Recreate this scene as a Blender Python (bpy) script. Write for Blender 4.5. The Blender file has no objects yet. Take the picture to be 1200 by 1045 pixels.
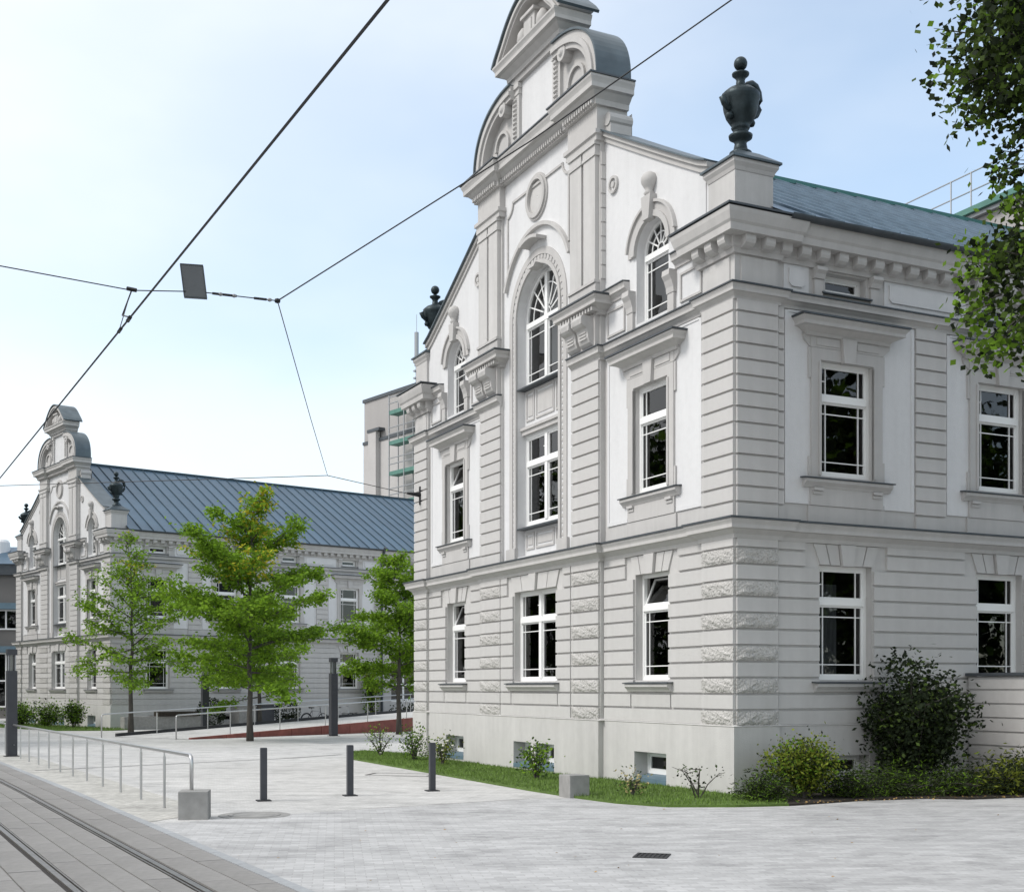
import bpy, bmesh, math, random
from mathutils import Vector, Matrix, noise
R = math.radians
rnd = random.Random(7)
scene = bpy.context.scene
COL = scene.collection

# ------------------------------------------------------------------ camera
cam = bpy.data.cameras.new('camera'); camo = bpy.data.objects.new('camera', cam); COL.objects.link(camo)
camo.location = (0, 0, 1.8); camo.rotation_euler = (R(90), 0, 0)
cam.sensor_width = 36; cam.lens = 44.4; cam.shift_y = 0.2354; cam.clip_end = 3000; cam.clip_start = 0.1
scene.camera = camo

# ------------------------------------------------------------------ world: hazy bright sky with thin cloud
SUN_AZ = R(-108)      # measured clockwise from the view direction (+Y): to the left and a little behind
SUN_EL = R(47)
world = bpy.data.worlds.new('World'); scene.world = world; world.use_nodes = True
wn = world.node_tree; wn.nodes.clear()
wout = wn.nodes.new('ShaderNodeOutputWorld'); bg = wn.nodes.new('ShaderNodeBackground')
sky = wn.nodes.new('ShaderNodeTexSky'); sky.sky_type = 'NISHITA'; sky.sun_disc = False
sky.sun_elevation = SUN_EL; sky.sun_rotation = SUN_AZ
sky.air_density = 1.0; sky.dust_density = 1.2; sky.ozone_density = 0.6; sky.altitude = 400
tc = wn.nodes.new('ShaderNodeTexCoord')
cmap = wn.nodes.new('ShaderNodeMapping'); cmap.inputs['Scale'].default_value = (1.0, 1.0, 2.2); cmap.inputs['Location'].default_value = (3.1, 1.2, 0.4)
cn = wn.nodes.new('ShaderNodeTexNoise'); cn.inputs['Scale'].default_value = 1.7; cn.inputs['Detail'].default_value = 5; cn.inputs['Roughness'].default_value = 0.5
cr = wn.nodes.new('ShaderNodeMapRange'); cr.interpolation_type = 'SMOOTHSTEP'
cr.inputs['From Min'].default_value = 0.34; cr.inputs['From Max'].default_value = 0.70
cr.inputs['To Min'].default_value = 0.0; cr.inputs['To Max'].default_value = 0.40
# the veil of cloud is brighter and denser towards the sun
SUN_DIR = (math.sin(SUN_AZ) * math.cos(SUN_EL), math.cos(SUN_AZ) * math.cos(SUN_EL), math.sin(SUN_EL))
dp = wn.nodes.new('ShaderNodeVectorMath'); dp.operation = 'DOT_PRODUCT'; dp.inputs[1].default_value = SUN_DIR
dm = wn.nodes.new('ShaderNodeMapRange'); dm.interpolation_type = 'SMOOTHSTEP'
dm.inputs['From Min'].default_value = -0.05; dm.inputs['From Max'].default_value = 0.48; dm.inputs['To Min'].default_value = 0.20; dm.inputs['To Max'].default_value = 0.76
ad = wn.nodes.new('ShaderNodeMath'); ad.operation = 'ADD'; ad.use_clamp = True
cmix = wn.nodes.new('ShaderNodeMix'); cmix.data_type = 'RGBA'
cmix.inputs['B'].default_value = (4.35, 4.5, 4.65, 1)
wn.links.new(tc.outputs['Generated'], cmap.inputs['Vector']); wn.links.new(cmap.outputs['Vector'], cn.inputs['Vector'])
wn.links.new(tc.outputs['Generated'], dp.inputs[0]); wn.links.new(dp.outputs['Value'], dm.inputs['Value'])
wn.links.new(cn.outputs['Fac'], cr.inputs['Value']); wn.links.new(cr.outputs['Result'], ad.inputs[0]); wn.links.new(dm.outputs['Result'], ad.inputs[1])
wn.links.new(ad.outputs['Value'], cmix.inputs['Factor'])
tint = wn.nodes.new('ShaderNodeMix'); tint.data_type = 'RGBA'; tint.blend_type = 'MULTIPLY'; tint.inputs['Factor'].default_value = 1
tint.inputs['B'].default_value = (1.0, 1.03, 0.96, 1)      # milky summer haze
wn.links.new(sky.outputs['Color'], tint.inputs['A']); wn.links.new(tint.outputs['Result'], cmix.inputs['A']); wn.links.new(cmix.outputs['Result'], bg.inputs['Color'])
bg.inputs['Strength'].default_value = 0.098
wn.links.new(bg.outputs['Background'], wout.inputs['Surface'])

# ------------------------------------------------------------------ sun (veiled by thin cloud)
sun = bpy.data.lights.new('sun', 'SUN'); suno = bpy.data.objects.new('sun', sun); COL.objects.link(suno)
sun.energy = 0.95; sun.angle = R(16); sun.color = (1.0, 0.965, 0.92)
sd_ = Vector((math.sin(SUN_AZ) * math.cos(SUN_EL), math.cos(SUN_AZ) * math.cos(SUN_EL), math.sin(SUN_EL)))
suno.rotation_euler = sd_.to_track_quat('Z', 'Y').to_euler()
suno.location = (-20, -5, 30)

vs = scene.view_settings; vs.view_transform = 'Standard'; vs.look = 'None'; vs.gamma = 1.0; vs.exposure = 1.42
vs.use_curve_mapping = False
scene.cycles.max_bounces = 6; scene.cycles.transparent_max_bounces = 8

# ================================================================== materials
def mat(name, col, rough=0.7, metal=0.0, var=0.0, vscale=3.0, bump=0.0, bscale=40.0, bdist=0.02, spec=0.4, var2=0.0, v2scale=0.6, island=0.0, stretch=None, streak=0.0):
    m = bpy.data.materials.new(name); m.use_nodes = True
    nt = m.node_tree; b = nt.nodes['Principled BSDF']
    b.inputs['Base Color'].default_value = (*col, 1); b.inputs['Roughness'].default_value = rough
    b.inputs['Metallic'].default_value = metal; b.inputs['Specular IOR Level'].default_value = spec
    tcn = nt.nodes.new('ShaderNodeTexCoord'); vec = tcn.outputs['Object']
    if stretch:
        mp = nt.nodes.new('ShaderNodeMapping'); mp.inputs['Scale'].default_value = stretch
        nt.links.new(vec, mp.inputs['Vector']); vec = mp.outputs['Vector']
    cur = None
    def modulate(src, amt):
        nonlocal cur
        mr = nt.nodes.new('ShaderNodeMapRange'); mr.inputs['From Min'].default_value = 0.25; mr.inputs['From Max'].default_value = 0.75
        mr.inputs['To Min'].default_value = 1 - amt; mr.inputs['To Max'].default_value = 1 + amt
        nt.links.new(src, mr.inputs['Value'])
        mx = nt.nodes.new('ShaderNodeMix'); mx.data_type = 'RGBA'; mx.blend_type = 'MULTIPLY'; mx.inputs['Factor'].default_value = 1
        if cur is None: mx.inputs['A'].default_value = (*col, 1)
        else: nt.links.new(cur, mx.inputs['A'])
        cb = nt.nodes.new('ShaderNodeCombineColor')
        for k in range(3): nt.links.new(mr.outputs['Result'], cb.inputs[k])
        nt.links.new(cb.outputs['Color'], mx.inputs['B'])
        cur = mx.outputs['Result']
    def nz(scale, detail=4):
        n = nt.nodes.new('ShaderNodeTexNoise'); n.inputs['Scale'].default_value = scale; n.inputs['Detail'].default_value = detail
        nt.links.new(vec, n.inputs['Vector']); return n.outputs['Fac']
    if var: modulate(nz(vscale), var)
    if streak:        # faint rain streaks running down
        mp2 = nt.nodes.new('ShaderNodeMapping'); mp2.inputs['Scale'].default_value = (2.6, 2.6, 0.22); nt.links.new(tcn.outputs['Object'], mp2.inputs['Vector'])
        n2 = nt.nodes.new('ShaderNodeTexNoise'); n2.inputs['Scale'].default_value = 1.5; n2.inputs['Detail'].default_value = 6; n2.inputs['Roughness'].default_value = 0.65; nt.links.new(mp2.outputs['Vector'], n2.inputs['Vector'])
        modulate(n2.outputs['Fac'], streak)
    if var2: modulate(nz(v2scale, 3), var2)
    if island:
        g = nt.nodes.new('ShaderNodeNewGeometry')
        mr0 = nt.nodes.new('ShaderNodeMapRange'); mr0.inputs['To Min'].default_value = 0.25; mr0.inputs['To Max'].default_value = 0.75
        nt.links.new(g.outputs['Random Per Island'], mr0.inputs['Value']); modulate(mr0.outputs['Result'], island)
    if cur is not None: nt.links.new(cur, b.inputs['Base Color'])
    if bump:
        bp = nt.nodes.new('ShaderNodeBump'); bp.inputs['Strength'].default_value = bump; bp.inputs['Distance'].default_value = bdist
        nt.links.new(nz(bscale, 5), bp.inputs['Height']); nt.links.new(bp.outputs['Normal'], b.inputs['Normal'])
    return m

def objrand(m, amt):
    """small tone change from piece to piece"""
    nt = m.node_tree; b = nt.nodes['Principled BSDF']
    oi = nt.nodes.new('ShaderNodeObjectInfo'); mr = nt.nodes.new('ShaderNodeMapRange')
    mr.inputs['To Min'].default_value = 1 - amt; mr.inputs['To Max'].default_value = 1 + amt
    nt.links.new(oi.outputs['Random'], mr.inputs['Value'])
    mx = nt.nodes.new('ShaderNodeMix'); mx.data_type = 'RGBA'; mx.blend_type = 'MULTIPLY'; mx.inputs['Factor'].default_value = 1
    cb = nt.nodes.new('ShaderNodeCombineColor')
    for k in range(3): nt.links.new(mr.outputs['Result'], cb.inputs[k])
    l = b.inputs['Base Color'].links
    if l: nt.links.new(l[0].from_socket, mx.inputs['A'])
    else: mx.inputs['A'].default_value = b.inputs['Base Color'].default_value
    nt.links.new(cb.outputs['Color'], mx.inputs['B']); nt.links.new(mx.outputs['Result'], b.inputs['Base Color'])
    return m

MT = {}
MT['grey'] = mat('plaster_grey', (0.50, 0.488, 0.476), 0.9, streak=0.09, var=0.035, vscale=6, bump=0.22, bscale=70, var2=0.05, v2scale=0.5)
MT['block'] = objrand(mat('plaster_block', (0.50, 0.488, 0.476), 0.9, streak=0.05, var=0.03, vscale=7, bump=0.22, bscale=70, var2=0.04, v2scale=0.4), 0.02)
MT['rough'] = objrand(mat('rough_block', (0.50, 0.485, 0.465), 0.95, var=0.20, vscale=34, bump=1.0, bscale=22, bdist=0.07), 0.03)
MT['white'] = mat('plaster_white', (0.63, 0.628, 0.632), 0.9, streak=0.05, var=0.025, vscale=8, bump=0.25, bscale=60, var2=0.03, v2scale=0.5)
MT['trim'] = mat('plaster_trim', (0.465, 0.452, 0.44), 0.85, streak=0.08, var=0.03, vscale=5, bump=0.12, bscale=60, var2=0.04)
MT['winwhite'] = mat('white_window_paint', (0.80, 0.80, 0.79), 0.45)
MT['slate'] = mat('dark_sheet_metal', (0.075, 0.085, 0.095), 0.5, 0.3, var=0.15, vscale=4)
MT['lead'] = mat('weathered_lead_sheet', (0.10, 0.125, 0.14), 0.42, 0.5, var=0.22, vscale=2.5, var2=0.15)
MT['roof'] = objrand(mat('blue_grey_roof_sheet', (0.058, 0.108, 0.160), 0.36, 0.4, var=0.12, vscale=1.2, var2=0.14, v2scale=0.35), 0.09)
MT['seam'] = mat('roof_seam', (0.035, 0.062, 0.082), 0.5, 0.3)
MT['seam_skyglint'] = mat('sky_glint_roof_seam', (0.15, 0.205, 0.26), 0.4, 0.3, var=0.2, vscale=2)  # near roof's seams: reflected sky put into a paler colour
MT['copper'] = mat('green_copper_edge', (0.05, 0.16, 0.15), 0.55, 0.2, var=0.15)
MT['bronze'] = mat('dark_patinated_bronze', (0.028, 0.040, 0.045), 0.45, 0.55, var=0.35, vscale=7, bump=0.2, bscale=30)
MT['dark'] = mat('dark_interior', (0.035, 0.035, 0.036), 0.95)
MT['curtain'] = mat('grey_curtain', (0.30, 0.30, 0.31), 0.9, var=0.25, vscale=14, stretch=(1, 1, 0.05))
MT['blue_sill'] = mat('blue_grey_sill_sheet', (0.13, 0.20, 0.25), 0.45, 0.2, var=0.1)
MT['steel'] = mat('brushed_stainless_steel', (0.52, 0.52, 0.52), 0.30, 0.9)
MT['anthracite'] = mat('anthracite_paint', (0.050, 0.052, 0.060), 0.5, 0.1, var=0.1, vscale=6)
MT['concrete'] = mat('cast_concrete', (0.27, 0.265, 0.255), 0.9, var=0.12, vscale=8, bump=0.3, bscale=80, var2=0.12, v2scale=2.0)
MT['soil'] = mat('dark_soil', (0.032, 0.026, 0.02), 1.0, var=0.3, vscale=9, bump=0.8, bscale=25)
MT['lawn'] = mat('lawn_turf', (0.085, 0.140, 0.028), 1.0, var=0.25, vscale=6, bump=0.8, bscale=60, var2=0.2, v2scale=1.1)
MT['grass'] = mat('grass_blades', (0.115, 0.190, 0.032), 0.8, island=0.35, var2=0.22, v2scale=1.0)
MT['bark'] = mat('bark', (0.075, 0.068, 0.06), 0.95, var=0.25, vscale=10, bump=0.8, bscale=22, stretch=(1, 1, 0.3))
MT['red'] = objrand(mat('rust_red_steel', (0.235, 0.075, 0.060), 0.7, 0.1, var=0.25, vscale=3, var2=0.2), 0.10)
MT['wire'] = mat('wire_black', (0.02, 0.02, 0.022), 0.5, 0.4)
MT['porcelain'] = mat('insulator', (0.25, 0.25, 0.25), 0.4)
MT['rail'] = mat('rail_steel', (0.22, 0.205, 0.19), 0.40, 0.8, var=0.25, vscale=9)
MT['railside'] = mat('rail_groove', (0.030, 0.026, 0.024), 0.9)
MT['slab'] = objrand(mat('track_slab', (0.225, 0.217, 0.208), 0.92, var=0.10, vscale=14, bump=0.35, bscale=60, var2=0.14, v2scale=0.7), 0.05)
MT['bed'] = mat('track_joint', (0.11, 0.105, 0.10), 1.0, var=0.2, vscale=9)
MT['kerb'] = objrand(mat('granite_edge_strip', (0.30, 0.31, 0.32), 0.9, var=0.1, vscale=20, bump=0.3, bscale=60), 0.08)
MT['iron'] = mat('cast_iron', (0.045, 0.045, 0.047), 0.7, 0.5, var=0.2, bump=0.5, bscale=50)
MT['tower'] = mat('tower_render', (0.36, 0.345, 0.335), 0.95, var=0.05, vscale=0.8, var2=0.06, v2scale=0.15, stretch=(1, 1, 0.4))
MT['tower2'] = mat('tower_render_light', (0.44, 0.425, 0.415), 0.95, var=0.05, vscale=0.8)
MT['greenpl'] = mat('green_scaffold_board', (0.085, 0.20, 0.165), 0.7, var=0.15)
MT['galv'] = mat('galvanised_tube', (0.33, 0.34, 0.35), 0.45, 0.7)
MT['greyhouse'] = mat('grey_render', (0.17, 0.162, 0.155), 0.95, var=0.06, vscale=1, bump=0.1)
MT['whitepaint'] = mat('white_metal', (0.72, 0.72, 0.72), 0.5)
MT['rubber'] = mat('black_rubber', (0.015, 0.015, 0.016), 0.8)
MT['rose'] = mat('white_petals', (0.75, 0.72, 0.65), 0.7)
MT['rust'] = mat('grey_sign_back', (0.16, 0.17, 0.18), 0.5, 0.5, var=0.1)
MT['dryleaf'] = mat('dry_leaf', (0.30, 0.19, 0.07), 0.9, island=0.4)

def leafmat(name, col, trans=0.35, isl=0.35):
    m = mat(name, col, 0.65, island=isl, spec=0.15)
    nt = m.node_tree; b = nt.nodes['Principled BSDF']; out = nt.nodes['Material Output']
    tr = nt.nodes.new('ShaderNodeBsdfTranslucent'); mx = nt.nodes.new('ShaderNodeMixShader'); mx.inputs[0].default_value = trans
    l = b.inputs['Base Color'].links[0].from_socket
    nt.links.new(l, tr.inputs['Color']); nt.links.new(b.outputs[0], mx.inputs[1]); nt.links.new(tr.outputs[0], mx.inputs[2])
    nt.links.new(mx.outputs[0], out.inputs['Surface']); return m
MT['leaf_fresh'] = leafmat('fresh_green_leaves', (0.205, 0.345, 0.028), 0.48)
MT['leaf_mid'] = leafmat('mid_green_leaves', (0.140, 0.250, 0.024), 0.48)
MT['leaf_yellow'] = leafmat('yellow_leaves', (0.42, 0.37, 0.03), 0.40)
MT['leaf_dark'] = leafmat('dark_leaves', (0.017, 0.026, 0.011), 0.2)  # shade under the linden is put into this near-black
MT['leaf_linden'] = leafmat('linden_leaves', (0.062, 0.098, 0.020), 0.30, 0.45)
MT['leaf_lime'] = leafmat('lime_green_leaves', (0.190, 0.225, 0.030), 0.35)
MT['leaf_rose'] = leafmat('rose_leaves', (0.065, 0.105, 0.035), 0.3)
MT['leaf_juniper'] = leafmat('juniper_needles', (0.030, 0.043, 0.014), 0.25)
MT['leaf_cream'] = leafmat('pale_yellow_leaves', (0.50, 0.42, 0.20), 0.3)

def glassmat():
    m = bpy.data.materials.new('window_glass'); m.use_nodes = True; nt = m.node_tree; nt.nodes.clear()
    o = nt.nodes.new('ShaderNodeOutputMaterial'); g = nt.nodes.new('ShaderNodeBsdfGlossy'); t = nt.nodes.new('ShaderNodeBsdfTransparent')
    g.inputs['Roughness'].default_value = 0.015; t.inputs['Color'].default_value = (0.5, 0.52, 0.53, 1)
    fr = nt.nodes.new('ShaderNodeFresnel'); fr.inputs['IOR'].default_value = 1.75
    tcn = nt.nodes.new('ShaderNodeTexCoord'); n = nt.nodes.new('ShaderNodeTexNoise'); n.inputs['Scale'].default_value = 1.6
    bp = nt.nodes.new('ShaderNodeBump'); bp.inputs['Strength'].default_value = 0.06; bp.inputs['Distance'].default_value = 0.05
    nt.links.new(tcn.outputs['Object'], n.inputs['Vector']); nt.links.new(n.outputs['Fac'], bp.inputs['Height'])
    nt.links.new(bp.outputs['Normal'], g.inputs['Normal'])
    mx = nt.nodes.new('ShaderNodeMixShader'); nt.links.new(fr.outputs[0], mx.inputs[0]); nt.links.new(t.outputs[0], mx.inputs[1]); nt.links.new(g.outputs[0], mx.inputs[2])
    nt.links.new(mx.outputs[0], o.inputs['Surface']); return m
MT['glass'] = glassmat()

def pavemat(name, col, bw, bh, rot, mortar=0.008, contrast=0.10, patch=0.10):
    """small setts: joints as fine relief and tone, large soft patches of wear"""
    m = mat(name, col, 0.93, var=0.07, vscale=18, var2=patch, v2scale=0.16)
    nt = m.node_tree; b = nt.nodes['Principled BSDF']
    tcn = nt.nodes.new('ShaderNodeTexCoord'); mp = nt.nodes.new('ShaderNodeMapping'); mp.inputs['Rotation'].default_value = (0, 0, rot)
    nt.links.new(tcn.outputs['Object'], mp.inputs['Vector'])
    br = nt.nodes.new('ShaderNodeTexBrick'); br.inputs['Scale'].default_value = 1.0
    br.inputs['Brick Width'].default_value = bw; br.inputs['Row Height'].default_value = bh; br.inputs['Mortar Size'].default_value = mortar
    br.inputs['Mortar Smooth'].default_value = 0.3; br.inputs['Bias'].default_value = 0.0
    br.inputs['Color1'].default_value = (1 + contrast,) * 3 + (1,); br.inputs['Color2'].default_value = (1 - contrast,) * 3 + (1,)
    br.inputs['Mortar'].default_value = (0.86, 0.85, 0.84, 1)
    nt.links.new(mp.outputs['Vector'], br.inputs['Vector'])
    mx = nt.nodes.new('ShaderNodeMix'); mx.data_type = 'RGBA'; mx.blend_type = 'MULTIPLY'; mx.inputs['Factor'].default_value = 1
    nt.links.new(b.inputs['Base Color'].links[0].from_socket, mx.inputs['A']); nt.links.new(br.outputs['Color'], mx.inputs['B'])
    # dirt drawn out in long faint bands, and small stains
    mp3 = nt.nodes.new('ShaderNodeMapping'); mp3.inputs['Rotation'].default_value = (0, 0, rot); mp3.inputs['Scale'].default_value = (0.35, 2.2, 1); nt.links.new(tcn.outputs['Object'], mp3.inputs['Vector'])
    n3 = nt.nodes.new('ShaderNodeTexNoise'); n3.inputs['Scale'].default_value = 1.1; n3.inputs['Detail'].default_value = 9; n3.inputs['Roughness'].default_value = 0.72; nt.links.new(mp3.outputs['Vector'], n3.inputs['Vector'])
    mr3 = nt.nodes.new('ShaderNodeMapRange'); mr3.inputs['From Min'].default_value = 0.30; mr3.inputs['From Max'].default_value = 0.60; mr3.inputs['To Min'].default_value = 0.76; mr3.inputs['To Max'].default_value = 1.04; nt.links.new(n3.outputs['Fac'], mr3.inputs['Value'])
    mx3 = nt.nodes.new('ShaderNodeMix'); mx3.data_type = 'RGBA'; mx3.blend_type = 'MULTIPLY'; mx3.inputs['Factor'].default_value = 1
    cb3 = nt.nodes.new('ShaderNodeCombineColor')
    for k in range(3): nt.links.new(mr3.outputs['Result'], cb3.inputs[k])
    nt.links.new(mx.outputs['Result'], mx3.inputs['A']); nt.links.new(cb3.outputs['Color'], mx3.inputs['B']); mx = mx3
    n = nt.nodes.new('ShaderNodeTexNoise'); n.inputs['Scale'].default_value = 1.3; n.inputs['Detail'].default_value = 8; n.inputs['Roughness'].default_value = 0.7
    nt.links.new(tcn.outputs['Object'], n.inputs['Vector'])
    mr = nt.nodes.new('ShaderNodeMapRange'); mr.inputs['From Min'].default_value = 0.30; mr.inputs['From Max'].default_value = 0.5
    mr.inputs['To Min'].default_value = 0.72; mr.inputs['To Max'].default_value = 1.0
    nt.links.new(n.outputs['Fac'], mr.inputs['Value'])
    mx2 = nt.nodes.new('ShaderNodeMix'); mx2.data_type = 'RGBA'; mx2.blend_type = 'MULTIPLY'; mx2.inputs['Factor'].default_value = 1
    cb = nt.nodes.new('ShaderNodeCombineColor')
    for k in range(3): nt.links.new(mr.outputs['Result'], cb.inputs[k])
    nt.links.new(mx.outputs['Result'], mx2.inputs['A']); nt.links.new(cb.outputs['Color'], mx2.inputs['B'])
    nt.links.new(mx2.outputs['Result'], b.inputs['Base Color'])
    bp = nt.nodes.new('ShaderNodeBump'); bp.inputs['Strength'].default_value = 0.5; bp.inputs['Distance'].default_value = 0.01; bp.invert = True
    nt.links.new(br.outputs['Fac'], bp.inputs['Height']); nt.links.new(bp.outputs['Normal'], b.inputs['Normal'])
    return m
MT['plaza'] = pavemat('plaza_setts', (0.515, 0.508, 0.495), 0.16, 0.10, R(-28), contrast=0.09)
MT['drive'] = pavemat('driveway_setts', (0.43, 0.427, 0.426), 0.20, 0.10, R(-8), mortar=0.006, contrast=0.12, patch=0.12)
MT['strip'] = pavemat('strip_setts', (0.46, 0.45, 0.42), 0.12, 0.12, R(28), mortar=0.014, contrast=0.16)
MT['asphalt'] = mat('asphalt', (0.06, 0.06, 0.062), 0.95, var=0.15, bump=0.4, bscale=80)

# ================================================================== mesh helpers
class MB:
    def __init__(s): s.v = []; s.f = []
    def quad(s, *pts):
        i = len(s.v); s.v += [tuple(p) for p in pts]; s.f.append(tuple(range(i, i + len(pts))))
    def box(s, M, u0, u1, p0, p1, z0, z1, taper=0.0):
        i = len(s.v); t = taper
        s.v += [M(u0, p0, z0), M(u1, p0, z0), M(u1, p0, z1), M(u0, p0, z1), M(u0 + t, p1, z0 + t), M(u1 - t, p1, z0 + t), M(u1 - t, p1, z1 - t), M(u0 + t, p1, z1 - t)]
        s.f += [tuple(i + k for k in q) for q in ((0, 3, 2, 1), (4, 5, 6, 7), (0, 1, 5, 4), (1, 2, 6, 5), (2, 3, 7, 6), (3, 0, 4, 7))]
    def prism(s, M, poly, p0, p1):          # poly of (u,z), extruded along p
        i = len(s.v); n = len(poly)
        s.v += [M(u, p0, z) for u, z in poly] + [M(u, p1, z) for u, z in poly]
        s.f.append(tuple(i + k for k in reversed(range(n)))); s.f.append(tuple(i + n + k for k in range(n)))
        for k in range(n): l = (k + 1) % n; s.f.append((i + k, i + l, i + n + l, i + n + k))
    def strip(s, M, lo, hi, p0, p1):        # band between two polylines of (u,z), thick p0..p1
        n = len(lo); i = len(s.v)
        for (a, b) in zip(lo, hi): s.v += [M(a[0], p0, a[1]), M(b[0], p0, b[1]), M(a[0], p1, a[1]), M(b[0], p1, b[1])]
        for k in range(n - 1):
            a = i + 4 * k; b = a + 4
            s.f += [(a + 2, b + 2, b + 3, a + 3), (a, a + 1, b + 1, b), (a + 1, a + 3, b + 3, b + 1), (a, b, b + 2, a + 2)]
        a = i; s.f.append((a, a + 2, a + 3, a + 1)); a = i + 4 * (n - 1); s.f.append((a, a + 1, a + 3, a + 2))
    def profile(s, M, prof, u0, u1):        # closed profile of (p,z) extruded along u
        i = len(s.v); n = len(prof)
        s.v += [M(u0, p, z) for p, z in prof] + [M(u1, p, z) for p, z in prof]
        s.f.append(tuple(i + k for k in reversed(range(n)))); s.f.append(tuple(i + n + k for k in range(n)))
        for k in range(n): l = (k + 1) % n; s.f.append((i + k, i + l, i + n + l, i + n + k))
    def sweep(s, path, prof):               # plan path, profile (out,z); out = to the right of travel
        n = len(prof); i = len(s.v); m = len(path)
        for k, (x, y) in enumerate(path):
            ds = []
            if k > 0: a = Vector((x - path[k-1][0], y - path[k-1][1])).normalized(); ds.append(a)
            if k < m - 1: a = Vector((path[k+1][0] - x, path[k+1][1] - y)).normalized(); ds.append(a)
            ns = [Vector((d.y, -d.x)) for d in ds]
            if len(ns) == 1: nn = ns[0]
            else:
                b = ns[0] + ns[1]; nn = b / max(0.3, b.dot(ns[0]))
            s.v += [(x + nn.x * o, y + nn.y * o, z) for o, z in prof]
        for k in range(m - 1):
            for j in range(n):
                l = (j + 1) % n; a = i + k * n
                s.f.append((a + j, a + l, a + n + l, a + n + j))
        s.f.append(tuple(i + j for j in range(n))); s.f.append(tuple(i + (m - 1) * n + j for j in reversed(range(n))))
    def lathe(s, prof, c=(0, 0, 0), seg=20):
        i = len(s.v); n = len(prof)
        for k in range(seg):
            a = 2 * math.pi * k / seg
            s.v += [(c[0] + r * math.cos(a), c[1] + r * math.sin(a), c[2] + z) for r, z in prof]
        for k in range(seg):
            l = (k + 1) % seg
            for j in range(n - 1): s.f.append((i + k * n + j, i + l * n + j, i + l * n + j + 1, i + k * n + j + 1))
    def tube(s, pts, rad, seg=6, caps=True):
        pts = [Vector(p) for p in pts]; m = len(pts); i = len(s.v)
        rads = rad if isinstance(rad, (list, tuple)) else [rad] * m
        up = None
        for k, p in enumerate(pts):
            d = (pts[min(k + 1, m - 1)] - pts[max(k - 1, 0)]); d = d.normalized() if d.length > 1e-9 else Vector((0, 0, 1))
            if up is None: up = Vector((0, 0, 1)) if abs(d.z) < 0.9 else Vector((1, 0, 0))
            a = d.cross(up); a = a.normalized() if a.length > 1e-6 else d.orthogonal().normalized()
            b = d.cross(a).normalized(); up = -b if False else up
            for q in range(seg):
                t = 2 * math.pi * q / seg
                s.v.append(tuple(p + (a * math.cos(t) + b * math.sin(t)) * rads[k]))
        for k in range(m - 1):
            for q in range(seg):
                w = (q + 1) % seg; s.f.append((i + k * seg + q, i + k * seg + w, i + (k + 1) * seg + w, i + (k + 1) * seg + q))
        if caps: s.f.append(tuple(i + q for q in range(seg))); s.f.append(tuple(i + (m - 1) * seg + q for q in reversed(range(seg))))
    def mesh(s, name, m, smooth=False, recalc=True):
        me = bpy.data.meshes.new(name); me.from_pydata(s.v, [], s.f)
        if recalc:
            bm = bmesh.new(); bm.from_mesh(me); bmesh.ops.recalc_face_normals(bm, faces=bm.faces); bm.to_mesh(me); bm.free()
        ms = m if isinstance(m, (list, tuple)) else [m]
        for q in ms: me.materials.append(MT[q])
        if smooth: me.shade_smooth()
        return me
    def build(s, name, m, parent=None, smooth=False, recalc=True, loc=None, kind=None, label=None):
        return obj(name, s.mesh(name, m, smooth, recalc), parent, loc, kind, label)

def obj(name, me, parent=None, loc=None, kind=None, label=None):
    o = bpy.data.objects.new(name, me); COL.objects.link(o)
    if parent: o.parent = parent
    if loc: o.location = loc
    if kind: o['kind'] = kind
    if label: o['label'] = label
    return o
def empty(name, loc, rz=0):
    o = bpy.data.objects.new(name, None); COL.objects.link(o); o.location = loc; o.rotation_euler = (0, 0, rz); o.empty_display_size = 0.3
    return o
def tag(o, label, cat, group=None):
    o['label'] = label; o['category'] = cat
    if group: o['group'] = group
    return o
def W3(u, p, z): return (u, p, z)
def MF(u, p, z): return (-p, u, z)      # front (gable) facade: u along it, p outwards
def MS(u, p, z): return (u, -p, z)      # long side facade
def part(name, m, parent, fn, smooth=False, kind=None, label=None, recalc=True):
    mb = MB(); fn(mb); return mb.build(name, m, parent, smooth, recalc, None, kind, label)

def arc(cu, cz, r, a0, a1, n): return [(cu + r * math.cos(a0 + (a1 - a0) * k / n), cz + r * math.sin(a0 + (a1 - a0) * k / n)) for k in range(n + 1)]

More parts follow.
